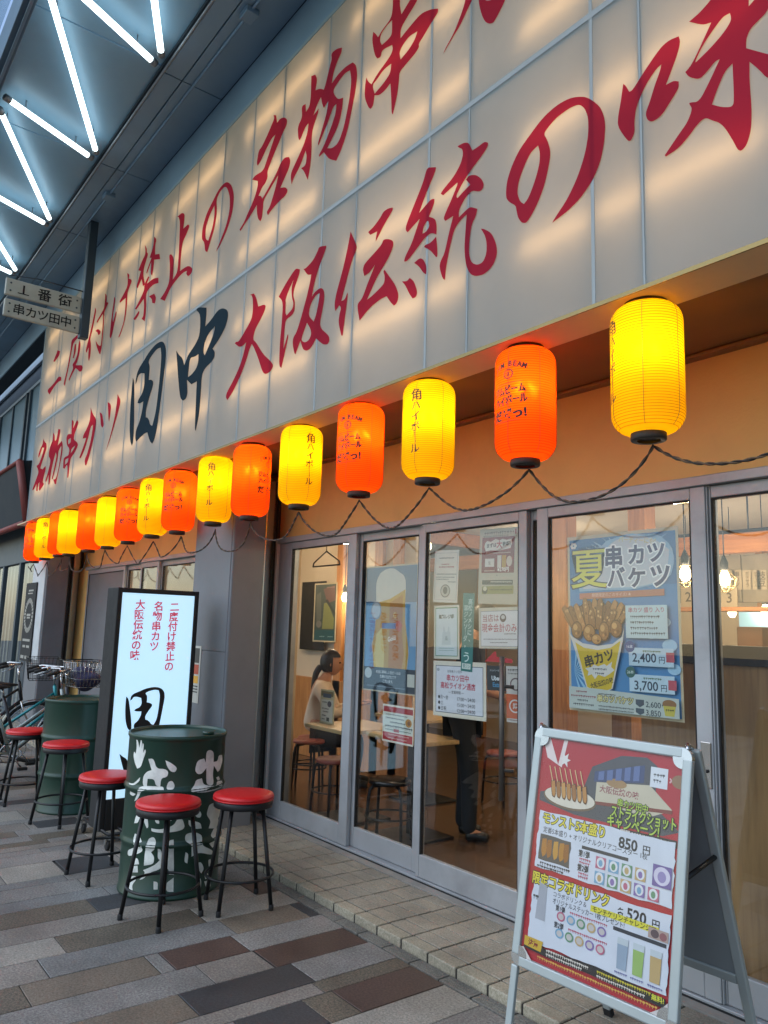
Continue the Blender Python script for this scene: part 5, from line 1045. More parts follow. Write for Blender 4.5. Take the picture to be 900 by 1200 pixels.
its += [('p', [(.02, .555), (.06, .585), (.16, .62), (.3, .632), (.44, .618), (.52, .58), (.545, .53), (.53, .6), (.43, .86), (.36, .885), (.26, .885), (.19, .87), (.06, .62)], '#c9c9c2'), ('p', [(.085, .615), (.17, .645), (.3, .655), (.42, .64), (.51, .6), (.42, .86), (.35, .88), (.26, .88), (.195, .862)], '#c8ac1e'),
 ('t', .31, .7, .062, '串カツ', '#3a3018', (('bold', .05), ('rot', -.28), ('maxw', .3))), ('p', [(.18, .76), (.24, .75), (.26, .735), (.3, .745), (.36, .73), (.38, .74), (.43, .715), (.42, .745), (.45, .76), (.4, .785), (.36, .8), (.3, .79), (.27, .815), (.24, .79), (.2, .8), (.21, .775)], '#cfcfc8'), ('d', .25, .755, .38, .012, '#44444a'), ('d', .27, .778, .34, .012, '#44444a'), ('t', .33, .835, .03, '大阪伝統の味', '#3a3018', (('rot', -.28), ('maxw', .22), ('bold', .02))),
 ('r', .56, .41, .91, .585, '#b9d0d4'), ('t', .735, .435, .026, '串カツ 盛り 入り', '#a2586e', (('maxw', .3), ('bold', .02))), ('d', .6, .465, .85, .015, '#3a4a52'), ('d', .6, .495, .8, .015, '#3a4a52'), ('d', .6, .525, .83, .015, '#3a4a52'), ('d', .6, .553, .88, .015, '#3a4a52'),
 ('r', .58, .635, .95, .73, '#b5cedb'), ('r', .58, .775, .95, .865, '#b5cedb'), ('o', .59, .63, .042, .03, '#2f4f86'), ('t', .59, .63, .018, '16本', '#cfd8e4', (('maxw', .06),)), ('o', .59, .765, .042, .03, '#2f5f58'), ('t', .59, .765, .018, '26本', '#cfe0d8', (('maxw', .06),)),
 ('t', .71, .685, .058, '2,400', '#26384c', (('bold', .015), ('maxw', .24))), ('t', .855, .695, .035, '円', '#26384c'), ('r', .89, .655, .955, .705, '#b04a58'), ('t', .72, .83, .058, '3,700', '#26384c', (('bold', .015), ('maxw', .24))), ('t', .865, .838, .035, '円', '#26384c'), ('r', .9, .795, .965, .845, '#b04a58'), ('d', .7, .648, .84, .012, '#4a6a3a'), ('d', .7, .788, .84, .012, '#4a6a3a'),
 ('p', [(.02, .865), (.3, .868), (.98, .885), (.98, .985), (.02, .985)], '#b4bfb8'), ('d', .09, .885, .19, .013, '#8a3a44'), ('d', .04, .91, .26, .013, '#8a3a44'), ('d', .1, .933, .19, .013, '#44484a'), ('d', .06, .955, .25, .013, '#44484a'), ('t', .45, .918, .036, '串カツバケツ', '#cfc88a', (('bold', .035), ('outline', '#5a4a2a'), ('maxw', .32))), ('d', .3, .89, .45, .01, '#44484a'), ('d', .3, .955, .6, .011, '#55585a'), ('d', .3, .972, .6, .011, '#55585a'),
 ('p', [(.63, .905), (.7, .905), (.7, .93), (.665, .945), (.63, .93)], '#44525c'), ('t', .775, .925, .036, '2,600', '#2c3844', (('maxw', .14),)), ('p', [(.63, .95), (.7, .95), (.7, .972), (.665, .984), (.63, .972)], '#44525c'), ('t', .775, .967, .036, '3,850', '#2c3844', (('maxw', .14),)), ('d', .845, .92, .865, .012, '#2c3844'),
 ('o', .905, .915, .055, .022, '#8a6238'), ('p', [(.855, .925), (.955, .925), (.94, .975), (.87, .975)], '#bdb248'), ('d', .875, .94, .93, .012, '#3a3a20')]
poster('summer_poster', 'large blue summer poster with a yellow bucket of skewers in the right hand glass door', 'poster', ((665, 630), (794.3, 617.7), (800, 846.7), (666, 832.7)), GY-.002, '#c2b393', its)

# ------------------------------------------------------------ A-frame board
TL = Vector((-2.059, 2.34, 1.18)); HD, TT = .042, .175; AW, AH = .64, .827
Uf = Vector((math.cos(HD), math.sin(HD), 0)); nf = Vector((math.sin(HD), -math.cos(HD), 0))
Vf = (Vector((0, 0, -1))*math.cos(TT)+nf*math.sin(TT)).normalized(); Nf = Vf.cross(Uf).normalized()
M_af = mat('board_aluminium', '#a9b3b4', .4, .45, var=.06, dirt=.12)
ab = thing('a_frame_board', 'silver A-frame pavement board with a red menu poster standing at the step edge', 'a-frame board', (TL.x+.3, 2.35, 0))
def framed(b, O, U, V, N, W_, H_, e, d, m):
    Mx = Matrix((U, V, N)).transposed().to_4x4(); Mx.translation = O
    r_ = e
    b.box((0, r_, -d), (e, H_-r_, .0), m, .005, Mx); b.box((W_-e, r_, -d), (W_, H_-r_, .0), m, .005, Mx)
    b.box((r_, 0, -d), (W_-r_, e, .0), m, .005, Mx); b.box((r_, H_-e, -d), (W_-r_, H_, .0), m, .005, Mx)
    for x, y in ((r_, r_), (W_-r_, r_), (r_, H_-r_), (W_-r_, H_-r_)):
        t = bmesh.new(); n = 20; vs = [t.verts.new((x+math.cos(2*math.pi*k/n)*r_*.985, y+math.sin(2*math.pi*k/n)*r_*.985, z)) for z in (-d+.001, -.001) for k in range(n)]
        t.faces.new(vs[:n][::-1]); t.faces.new(vs[n:])
        for k in range(n): t.faces.new((vs[k], vs[(k+1) % n], vs[n+(k+1) % n], vs[n+k]))
        b.join(t, M_chr, Mx)
e_ = .034
b = B(); framed(b, TL, Uf, Vf, Nf, AW, AH, e_, .022, M_af); fo = b.done('front_frame', ab)
L_ = (TL.z-.0)/-Vf.z
for u in (.003, AW-.031):
    b = B(); Mx = Matrix((Uf, Vf, Nf)).transposed().to_4x4(); Mx.translation = TL; b.box((u, AH+.001, -.02), (u+.028, L_-.012, -.003), M_af, .004, Mx); b.box((u-.001, L_-.035, -.021), (u+.029, L_-.002, -.002), M_blkm, .003, Mx); b.done('leg', ab)
fO = TL+Uf*e_+Vf*e_-Nf*.012; PW, PH = AW-2*e_, AH-2*e_
b = B(); Mx = Matrix((Uf, Vf, Nf)).transposed().to_4x4(); Mx.translation = fO; b.box((-.004, -.004, -.008), (PW+.004, PH+.004, 0), ink('#a61f2a'), 0, Mx); pst = b.done('poster', ab)
FA = (fO, Uf, Vf, Nf); rg = random.Random(9)
def wavy(u0, v0, u1, v1, a=.006, n=14):
    out = []
    for (p, q) in (((u0, v0), (u1, v0)), ((u1, v0), (u1, v1)), ((u1, v1), (u0, v1)), ((u0, v1), (u0, v0))):
        for k in range(n): t = k/n; out.append((p[0]+(q[0]-p[0])*t+rg.uniform(-a, a), p[1]+(q[1]-p[1])*t+rg.uniform(-a, a)*.6))
    return out
I = [('p', [(.0, .0), (.06, .0), (.14, .12), (.17, .0), (.2, .0), (.17, .13), (.05, .095)], '#d8c9c4'), ('p', [(.6, .03), (.77, .02), (.84, .05), (.84, .22), (1, .3), (.9, .33), (.3, .33), (.02, .3), (.02, .26), (.35, .2), (.4, .1)], '#4b4a4e'), ('p', [(.42, .12), (.76, .055), (.76, .13), (.42, .165)], '#3a4468'), ('p', [(.44, .165), (.8, .135), (.95, .22), (.8, .27), (.44, .25)], '#bdb49c'),
 ('t', .6, .19, .03, '大阪伝統の味', '#8a4a4e', (('maxw', .28), ('bold', .02))), ('o', .58, .155, .07, .02, '#9a7a50'), ('r', .8, .055, .91, .14, '#cfd4d8'), ('d', .82, .08, .88, .015, '#444444'), ('d', .82, .105, .87, .015, '#444444'), ('t', .935, .1, .04, '×', '#d0a8a8', (('bold', .03),)), ('o', .985, .1, .05, .028, '#8a6a4c'),
 ('p', [(.17, .05), (.19, .075), (.215, .06), (.21, .085), (.235, .09), (.21, .1), (.215, .125), (.19, .108), (.165, .12), (.172, .097), (.15, .09), (.172, .08)], '#d8d2cc')]
for k in range(5): I.append(('p', [(.45+.06*k, .118-.0125*k), (.49+.06*k, .11-.0125*k), (.49+.06*k, .15-.006*k), (.45+.06*k, .155-.006*k)], '#5a6a94'))
I += [('p', [(.44, .25), (.95, .22), (.95, .235), (.44, .265)], '#7a3a30'), ('o', .25, .265, .2, .05, '#6d5a44'), ('o', .25, .26, .19, .045, '#cfc7b4')]
for k in range(7):
    u = .12+.04*k; I += [('p', chaikin([(u-.022, .2), (u+.01, .19), (u+.03, .255), (u+.02, .275), (u-.005, .27)], 2), '#5e3a1c'), ('p', chaikin([(u-.017, .203), (u+.008, .196), (u+.024, .252), (u+.016, .268), (u-.002, .264)], 2), ('#b07a3a', '#9a6630', '#c08c48')[k % 3]), ('p', [(u-.012, .2), (u-.006, .198), (u-.04, .13), (u-.046, .132)], '#c9ae7c')]
I += [('t', .7, .235, .032, '串カツ田中', '#a7c043', (('bold', .015), ('outline', '#2c3a1c'), ('rot', .02), ('maxw', .2))), ('t', .77, .275, .05, 'ストライクショット', '#a7c043', (('bold', .02), ('outline', '#26301c'), ('maxw', .42))), ('t', .71, .318, .048, 'キャンペーン!', '#a7c043', (('bold', .02), ('outline', '#26301c'), ('maxw', .34))), ('p', [(.58, .34), (.99, .335), (.99, .365), (.6, .37)], '#26211f'), ('t', .79, .353, .022, '期間:2025/9/10～12/10', '#d8cfc6', (('maxw', .36), ('bold', .02))),
 ('p', wavy(.04, .345, .985, .6), '#c6cdd6'), ('t', .3, .375, .048, 'モンスト5本盛り', '#d8cb3c', (('bold', .022), ('outline', '#2e2a16'), ('ow', .03), ('maxw', .46))), ('t', .69, .395, .055, '850', '#22242a', (('bold', .03),)), ('t', .81, .402, .035, '円', '#22242a', (('bold', .02),)), ('t', .45, .427, .026, '定番5本盛り + オリジナルクリアコースター 1枚', '#3a3d44', (('maxw', .74), ('bold', .008))),
 ('p', wavy(.06, .45, .3, .565, .004, 4), '#54504c')]
for k, (u, c) in enumerate(((.1, '#a8722e'), (.14, '#96622a'), (.19, '#b98a3a'), (.235, '#a9762c'), (.27, '#8d5c26'))): I.append(('p', chaikin([(u-.018, .47), (u+.015, .465), (u+.022, .535), (u-.006, .55), (u-.022, .52)], 2), c))
I += [('d', .08, .572, .3, .014, '#33363c'), ('d', .06, .588, .26, .014, '#33363c'), ('p', [(.38, .452), (.7, .452), (.7, .466), (.38, .466)], '#33363c'), ('t', .4, .487, .028, '第1弾', '#22242a', (('maxw', .08), ('bold', .02))), ('d', .37, .505, .44, .012, '#b0566a'), ('d', .37, .52, .44, .012, '#b0566a'), ('t', .4, .548, .028, '第2弾', '#22242a', (('maxw', .08), ('bold', .02))), ('d', .37, .566, .44, .012, '#b0566a'), ('d', .37, .58, .44, .012, '#b0566a')]
tc_ = ('#b0627a', '#6f9cb8', '#5f8a6a', '#b39a6c', '#7e6aa0')
for r in range(2):
    for k in range(4+r):
        u, v = .52+k*.088, .503+r*.062
        I += [('r', u-.034, v-.024, u+.034, v+.026, tc_[(k+r) % 5]), ('o', u, v, .027, .022, '#cfd2d4'), ('o', u, v+.002, .014, .014, tc_[(k+2*r+1) % 5])]
I += [('r', .86, .445, .975, .53, '#6a5a92'), ('o', .917, .487, .05, .036, '#c6c2d4'), ('o', .917, .49, .026, .022, '#8a7fae'),
 ('p', wavy(.05, .625, .985, .92), '#c6cdd6'), ('t', .32, .648, .05, '限定コラボドリンク', '#d8cb3c', (('bold', .022), ('outline', '#2e2a16'), ('ow', .03), ('maxw', .56))), ('t', .68, .672, .03, '各', '#22242a', (('bold', .02),)), ('t', .78, .668, .055, '520', '#22242a', (('bold', .03), ('maxw', .16))), ('t', .9, .676, .035, '円', '#22242a', (('bold', .02),)), ('t', .33, .692, .022, 'コラボドリンク＆', '#3a3d44', (('maxw', .24), ('bold', .008))), ('r', .48, .684, .92, .71, '#cfc83c'), ('t', .7, .697, .023, 'モンチケリンチャレンジで', '#33301c', (('maxw', .42), ('bold', .015))), ('t', .46, .72, .024, 'オリジナルステッカー 1枚プレゼント!', '#3a3d44', (('maxw', .5), ('bold', .008))),
 ('t', .27, .745, .024, '第1弾', '#22242a', (('maxw', .07), ('bold', .02))), ('d', .34, .74, .6, .012, '#b0566a'), ('t', .27, .815, .024, '第2弾', '#22242a', (('maxw', .07), ('bold', .02))), ('d', .34, .81, .6, .012, '#b0566a'), ('p', [(.64, .735), (.97, .735), (.97, .75), (.64, .75)], '#33363c'), ('p', [(.1, .66), (.16, .67), (.165, .82), (.09, .82)], '#9fa3aa'), ('d', .06, .72, .08, .02, '#555555')]
for r in range(2):
    for k in range(5): u, v = .28+k*.072, .775+r*.07; I += [('o', u, v, .03, .02, tc_[(k+r) % 5]), ('o', u, v, .02, .013, '#b9b4b0')]
for u, c in ((.71, '#8d9fb0'), (.81, '#8fae62'), (.915, '#b39a68')): I += [('p', [(u-.035, .77), (u+.035, .77), (u+.03, .89), (u-.03, .89)], c), ('p', [(u-.035, .77), (u+.035, .77), (u+.034, .795), (u-.034, .795)], '#b5c0c4'), ('d', u-.04, .9, u+.04, .01, '#6a6a9a')]
I += [('r', .86, .69, .98, .73, '#a8948a'), ('o', .9, .71, .025, .016, '#5a4a4c'), ('o', .95, .712, .022, .015, '#8a5a5c'),
 ('p', [(.03, .915), (.2, .93), (.55, .915), (.985, .93), (.985, .965), (.5, .955), (.2, .96), (.03, .955)], '#201c1a'), ('p', [(.03, .905), (.17, .905), (.16, .95), (.03, .945)], '#c2a02e'), ('t', .1, .927, .026, '注意', '#7a1c1c', (('bold', .04), ('maxw', .09))), ('d', .2, .928, .5, .013, '#cfc8bc'), ('d', .2, .944, .46, .013, '#cfc8bc'), ('d', .56, .928, .9, .013, '#c2b42e'), ('t', .94, .94, .022, '無料!', '#d2d23c', (('bold', .02), ('maxw', .08))), ('d', .56, .945, .86, .013, '#cfc8bc'),
 ('d', .14, .968, .94, .014, '#d0a24a'), ('p', [(.0, 1), (.0, .96), (.03, .955), (.1, 1)], '#c9c4c0'), ('p', [(1, 1), (1, .94), (.97, .965), (.9, 1)], '#c9c4c0')]
prints(FA, PW, PH, I, pst)
b = B(); b.box((-.004, -.004, .0125), (PW+.004, PH+.004, .0135), glassmat('poster_cover', tint=(.98, .98, .98), refl=.018, rough=.05), 0, Mx); b.done('clear_cover', fo)
# rear leaf
ap = TL-Nf*.05; rb = Vector((0, 0, -1))*math.cos(.33)-nf*math.sin(.33); rN = -rb.cross(Uf).normalized()
Mr = Matrix((Uf, rb, rN)).transposed().to_4x4(); Lr = (ap.z-PZ)/-rb.z
b = B()
for u in (.0, AW-.034): b.box((u, .0, -.01), (u+.034, Lr-.012, .012), M_af, .005, Matrix.Translation(ap) @ Mr)
b.box((.0345, .0, -.009), (AW-.0345, .034, .011), M_af, .004, Matrix.Translation(ap) @ Mr); b.box((.0345, AH-.034, -.009), (AW-.0345, AH, .011), M_af, .004, Matrix.Translation(ap) @ Mr); b.done('rear_frame', ab)
b = B(); b.box((.0345, .0345, -.003), (AW-.0345, AH-.0345, .004), mat('grey_backing', '#7c8488', .5, .1, var=.06), 0, Matrix.Translation(ap) @ Mr); b.done('rear_panel', ab)
for u in (.0, AW-.034): b = B(); b.box((u-.001, Lr-.035, -.011), (u+.035, Lr-.001, .013), M_blkm, .003, Matrix.Translation(ap) @ Mr); b.done('rear_foot', ab)
b = B()
for u in (.01, AW-.03): b.tube([TL+Uf*u+Vf*.02-Nf*.02, TL+Uf*u-Vf*.012-Nf*.025, ap+Uf*u-rb*.006, ap+Uf*u+rb*.03], .008, M_chr, 8)
b.done('hinge', ab)
b = B(); b.tube([TL+Uf*(AW-.02)+Vf*.4-Nf*.025, ap+Uf*(AW-.02)+rb*.37], .009, M_blk, 6); b.done('stay_arm', ab); b = B(); b.tube([TL+Uf*.02+Vf*.4-Nf*.025, ap+Uf*.02+rb*.37], .009, M_blk, 6); b.done('stay_arm', ab)
# ------------------------------------------------------------ inside the restaurant
FZ = PZ+.006
def pendant(label, p, cage=True, power=9, size=1.):
    t = thing('pendant_lamp', label, 'lamp', p, 'bare bulb pendant lamps in the restaurant')
    b = B(); b.tube([(p.x, p.y, p.z+.13), (p.x, p.y, 2.718)], .004, M_blk, 6); b.done('flex', t)
    b = B(); b.lathe([(.016, .05), (.024, .055), (.026, .1), (.012, .135), (.006, .15)], M_blkm, 16, p, cap0=True); b.done('lamp_holder', t)
    b = B(); b.lathe([(.0005, -.05), (.02, -.045), (.034, -.02), (.036, .0), (.026, .03), (.015, .05)], M_glow, 16, p, cap0=False); b.done('bulb', t)
    if cage:
        b = B()
        for z, r in ((.05, .03), (.0, .075), (-.055, .06), (-.085, .026)): b.ring(p+Vector((0, 0, z)), r, .0022, M_cage, 20, 5)
        for k in range(8):
            a = k*math.pi/4; b.tube([p+Vector((math.cos(a)*r, math.sin(a)*r, z)) for z, r in ((.05, .03), (.0, .075), (-.055, .06), (-.085, .026))], .002, M_cage, 5)
        b.done('cage', t)
    ld = bpy.data.lights.new('pendant_light', 'POINT'); ld.energy = power; ld.color = (1, .80, .56); ld.shadow_soft_size = .06
    lo = bpy.data.objects.new('pendant_light', ld); COL.objects.link(lo); lo.parent = t; lo.location = (0, 0, 0)
M_glow = emit('pendant_glow', (1, .76, .42), 14); M_cage = mat('brass_cage', '#a08a5c', .35, .8)
PWR = 22
for c, y, cg, lb in (((803, 672), 4.45, 1, 'lit caged pendant lamp right of the summer poster, the larger one'), ((849, 678), 4.75, 1, 'lit caged pendant lamp in the right hand window above number three'), ((649, 690), 5.0, 0, 'lit bulb just left of the summer poster'),
                     ((858, 717), 6.6, 0, 'lit bulb in the kitchen above the screen'), ((806, 708), 6.8, 0, 'small lit bulb in the kitchen between poster and door frame'), ((897, 716), 6.2, 0, 'lit bulb at the right edge of the kitchen'), ((404, 700), 4.9, 0, 'lit bulb glowing on the wooden wall above the seated person')):
    pendant(lb, atY(*c, y), cg, PWR if y < 6 else PWR*.6)
for x, y in ((-4.6, 3.95), (-7.6, 4.2), (-9.2, 4.2), (-.9, 4.3), (-5.6, 6.6), (-2.2, 7.0)): pendant('lit bulb over the dining tables', Vector((x, y, 2.2)), False, PWR)  # extra pendants added to light the room
# track lights
for i, (x0, x1, y, lb) in enumerate(((-3.55, -2.5, 3.9, 'black ceiling track light bar above the summer poster'), (-2.05, -1.2, 3.75, 'black ceiling track light bar in the right hand window'), (-4.9, -4.1, 4.2, 'black ceiling track light bar above the beer poster'))):
    t = thing('track_light', lb, 'track light', ((x0+x1)/2, y, 2.6)); b = B(); b.box((x0, y-.017, 2.685), (x1, y+.017, 2.7195), M_blkm, .003); b.done('rail', t)
    b = B(); xm = (x0+x1)/2; b.box((xm-.03, y-.03, 2.62), (xm+.03, y+.03, 2.684), M_blkm, .006); b.lathe([(.03, 0), (.042, .03), (.042, .12), (.036, .13)], M_blkm, 18, (xm, y, 2.56), mtx=Matrix.Rotation(R(35), 4, 'X')); b.done('spot_head', t)
b = B(); b.tube([(-3.6, 5.1, atY(870, 622, 5.1).z), (1.9, 5.1, atY(870, 622, 5.1).z)], .012, M_blk, 8); 
for x in (-2.6, -.5, 1.4): b.tube([(x, 5.1, atY(870, 622, 5.1).z), (x, 5.1, 2.719)], .006, M_blk, 6)
tag(b.done('ceiling_rail'), 'thin black rail hung in front of the orange wooden beam', 'rail')
# number plates and menu strips over the kitchen
for c, s in (((807, 700), '2'), ((855, 701), '3')):
    p = atY(*c, 5.33); t = thing('number_plate', 'small cream plate numbered %s on the wooden shelf' % ('two' if s == '2' else 'three'), 'number plate', p-Vector((0, 0, .09)))
    b = B(); b.box((p.x-.06, 5.325, p.z-.085), (p.x+.06, 5.335, p.z+.075), ink('#b8a98c')); b.done('plate', t); b = B(); b.text((Vector((p.x, 5.324, p.z)), X_, -Z_, -Y_), 0, -.005, .09, s, ink('#4a3f34'), .0008, 'c', .01); b.done('lettering', t)
st_ = [(838, 8), (848, 8), (856, 8), (864, 8), (876, 8), (886, 8), (893, 8)]; txt = ('生ビール', 'ハイボール', 'レモンサワー', '串カツ', 'ポテサラ', 'かすうどん', '枝豆')
for i, (px, w) in enumerate(st_):
    p = atY(px+24*0, 679, 5.355); z1, z0 = atY(px, 668, 5.355).z, atY(px, 691, 5.355).z
    t = thing('menu_strip', 'paper menu strip pinned on the grey board wall above the kitchen', 'menu strip', (p.x, 5.35, z0), 'paper menu strips over the kitchen')
    b = B(); b.box((p.x-.034, 5.352, z0), (p.x+.034, 5.355, z1), ink('#b5a58a')); b.done('paper', t)
    n = len(txt[i]); b = B(); b.text((Vector((p.x, 5.3515, z1)), X_, -Z_, -Y_), 0, .012, (z1-z0-.03)/n/1.05, txt[i], ink('#4a4036'), .0006, 'c', .01, None, True); b.done('lettering', t)
# kitchen things
p = atY(866, 732, 6.2); q = atY(903, 716, 6.2); b = B(); b.box((p.x, 6.2, atY(880, 745, 6.2).z), (q.x+.3, 6.24, q.z), emit('lit_screen', '#9cc9d6', .55), .004); tag(b.done('lit_screen'), 'pale blue lit panel in the kitchen opening at the right', 'screen')
p0, p1 = atY(868, 756, 5.5), atY(897, 735, 5.5); b = B(); b.box((p0.x, 5.45, 1.0921), (p1.x, 5.68, p1.z), mat('cardboard', '#7d5a40', .85, 0, var=.1), .006); b.box((p0.x+.02, 5.448, 1.3), (p1.x-.02, 5.4495, 1.33), ink('#5a3c2a')); tag(b.done('cardboard_box'), 'brown cardboard box on the kitchen counter below the lit panel', 'box')
bm_ = [mat('bottle_green', '#20382a', .12, 0), mat('bottle_brown', '#3a2414', .12, 0), mat('bottle_clear', '#9fa8a4', .1, 0)]
b0 = None
for i, px in enumerate((786, 792, 799, 806, 842, 848, 854, 861)):
    p = atY(px, 740, 5.48)
    t = thing('bottle', 'bottle standing in the row on the kitchen counter', 'bottle', (p.x, 5.48+.05*(i % 2), 1.0905), 'bottles on the kitchen counter') if i < 3 else None
    if t:
        b = B(); b.lathe([(.034, 0), (.037, .004), (.037, .17), (.03, .2), (.014, .24), (.013, .29), (.015, .295), (.015, .305)], bm_[i], 18, t.location); b.done('glass_body', t)
        b = B(); b.lathe([(.0375, .05), (.0375, .13)], ink(('#b9a878', '#b04030', '#c2c2ba')[i]), 18, t.location, False, False); b.done('bottle_label', t)
        b0 = (b0 or [])+[t]
    else: dup(b0[i % 3], Vector((p.x, 5.48+.05*(i % 2), 1.0905)), 0, 'bottle standing in the row on the kitchen counter')
# tables
M_top = wood('pale_table_top', '#b09468', '#c9ae82', 0, 2.5, .35)
def table(label, x0, x1, y0, y1, h):
    t = thing('dining_table', label, 'table', ((x0+x1)/2, (y0+y1)/2, FZ), 'square tables in the restaurant'); b = B(); b.box((x0, y0, h-.03), (x1, y1, h), M_top, .005); b.done('table_top', t)
    b = B(); b.box(((x0+x1)/2-.03, (y0+y1)/2-.03, FZ+.02), ((x0+x1)/2+.03, (y0+y1)/2+.03, h-.031), M_blk, .004); b.done('leg', t); b = B(); b.box(((x0+x1)/2-.22, (y0+y1)/2-.22, FZ), ((x0+x1)/2+.22, (y0+y1)/2+.22, FZ+.019), M_blk, .006); b.done('base_plate', t)
table('pale table behind the first glass door with a menu stand on it', -5.5, -4.92, 3.45, 4.05, .76); table('pale table behind the second glass door beside the black stool', -4.86, -4.2, 3.6, 4.0, .76); table('pale table in front of the seated person', -5.75, -5.1, 4.35, 5.0, .78)
# round stools inside
M_rs = mat('dull_red_seat', '#8a4436', .45, 0, var=.08); M_bs = mat('black_seat', '#141416', .25, 0, var=.1)
def rstool(label, m):
    t = thing('round_stool', label, 'stool', (0, 0, 0), 'low round stools in the restaurant'); b = B(); b.lathe([(.14, .415), (.15, .42), (.152, .435), (.145, .447), (.1, .452), (.001, .454)], m, 32, cap1=False); b.done('seat', t)
    for k in range(4):
        a = R(45+90*k); c, s = math.cos(a), math.sin(a); b = B(); b.tube([(c*.06, s*.06, .405), (c*.13, s*.13, .405), (c*.155, s*.155, .385), (c*.165, s*.165, .33), (c*.185, s*.185, .0)], .0115, M_blk, 8); b.done('leg', t)
    b = B(); b.ring((0, 0, .2), .172, .007, M_blk, 32, 6); b.done('foot_ring', t); return t
for i, (px, z, rz, lb, m) in enumerate((((392, 888), .49, 20, 'dull red round stool in front of the pale table at the first door', M_rs), ((362, 866), .49, 50, 'dull red round stool at the left below the menu stand', M_rs), ((457, 912), .49, 35, 'shiny black round stool close behind the second glass door', M_bs), ((590, 880), .49, 0, 'dull red round stool in the shade behind the third door', M_rs))):
    p = atZ(*px, FZ+.45); p.z = FZ
    if i == 0: rs = rstool(lb, m); rs.location = p
    elif m is M_bs: o = rstool(lb, m); o.location = p; o.rotation_euler = (0, 0, R(rz))
    else: dup(rs, p, R(rz), lb)
# menu stand on the first table
p = atY(383, 840, 3.6); p.z = .7605; t = thing('menu_stand', 'clear stand with printed drinks menu on the pale table', 'menu stand', p); b = B(); zz = .27; b.box((p.x-.1, p.y-.003, .761), (p.x+.1, p.y+.003, .76+zz), ink('#b9b493')); b.box((p.x-.1, p.y-.04, .7605), (p.x+.1, p.y-.004, .764), M_glass); b.done('card', t)
prints((Vector((p.x-.1, p.y-.0031, .76+zz)), X_, -Z_, -Y_), .2, zz, [('r', .05, .05, .95, .2, '#7a6f4c'), ('r', .2, .12, .8, .24, '#4a586a'), ('r', .08, .3, .92, .95, '#bfc4ba'), ('d', .15, .36, .5, .05, '#3a3a3a'), ('o', .68, .42, .15, .09, '#4a4e58'), ('d', .12, .55, .6, .05, '#3a3a3a'), ('d', .2, .64, .6, .05, '#3a3a3a'), ('d', .15, .75, .4, .06, '#3a3a3a'), ('p', [(.5, .82), (.7, .82), (.7, .93), (.5, .93)], '#3f4640'), ('d', .14, .86, .35, .05, '#3a3a3a')], t)
# poster and dark board on the partition
PYY = 4.985; q = [atY(*c, PYY) for c in ((369, 684), (396, 682.5), (393, 753), (366.5, 752))]
poster('framed_poster', 'dark green framed poster hanging on the wooden wall above the seated person', 'poster', ((369, 684), (396, 682.5), (393, 753), (366.5, 752)), PYY, '#c2b79a', [('r', .05, .025, .95, .975, '#3a4a44'), ('r', .05, .8, .95, .975, '#1f4f56'), ('p', [(.4, .1), (.9, .05), (.94, .3), (.6, .35)], '#6a4f4a'), ('p', [(.1, .2), (.3, .15), (.35, .6), (.15, .75)], '#5a5f58'), ('p', [(.45, .35), (.6, .33), (.9, .6), (.9, .78), (.4, .78)], '#7a7f4c'), ('p', [(.5, .3), (.6, .28), (.94, .5), (.94, .56)], '#28302c'), ('o', .25, .7, .12, .06, '#6f6f68'), ('d', .3, .9, .5, .02, '#8fb0b0'), ('d', .65, .9, .88, .02, '#8fb0b0'), ('d', .55, .07, .9, .02, '#a08078')])
a, c = atY(354, 690, 4.992), atY(371, 762, 4.992); b = B(); b.box((a.x, 4.975+.016, c.z), (c.x+.15, 4.9985, a.z+.08), M_blkm, .003); tag(b.done('dark_board'), 'narrow black board on the wall left of the green poster', 'board')
# coat hanger in the first door
p = atY(382, 663, DY+.25); b = B(); y = p.y; zz = p.z; b.tube([(p.x-.2, y, zz), (p.x-.19, y, zz+.03), (p.x, y, zz+.12), (p.x+.19, y, zz+.03), (p.x+.2, y, zz), (p.x-.2, y, zz)], .006, M_blk, 6); b.tube([(p.x, y, zz+.12), (p.x, y, zz+.16), (p.x+.02, y, zz+.18), (p.x, y, zz+.2), (p.x-.015, y, zz+.19)], .003, M_blk, 5); tag(b.done('coat_hanger'), 'black coat hanger hanging inside the first glass door', 'hanger')
b = B(); b.tube([(-5.5, y, zz+.2), (-4.5, y, zz+.2)], .006, M_blk, 6); b.tube([(-5.4, y, zz+.2), (-5.4, y, 2.719)], .004, M_blk, 5); b.tube([(-4.6, y, zz+.2), (-4.6, y, 2.719)], .004, M_blk, 5); tag(b.done('hanging_rail'), 'thin black rail inside the doors carrying the coat hanger', 'rail')

# ------------------------------------------------------------ people
def skin(nodes, edges, sub=2):
    me = bpy.data.meshes.new('s'); names = list(nodes); me.from_pydata([nodes[k][0] for k in names], [(names.index(a), names.index(c)) for a, c in edges], [])
    o = bpy.data.objects.new('s', me); COL.objects.link(o); m = o.modifiers.new('k', 'SKIN'); m.use_smooth_shade = True; sv = me.skin_vertices[0].data
    for i, k in enumerate(names):
        r = nodes[k][1]; sv[i].radius = (r, r) if not isinstance(r, tuple) else r
    sv[0].use_root = True; s = o.modifiers.new('u', 'SUBSURF'); s.levels = s.render_levels = sub
    r = bpy.data.meshes.new_from_object(o.evaluated_get(bpy.context.evaluated_depsgraph_get()))
    V = [v.co.copy() for v in r.vertices]; F = [tuple(p.vertices) for p in r.polygons]; bpy.data.objects.remove(o); bpy.data.meshes.remove(r); bpy.data.meshes.remove(me); return V, F
M_skin = mat('skin', '#b5805f', .55, 0, var=.05); M_hair = mat('black_hair', '#191412', .45, 0, var=.2, scale=40)
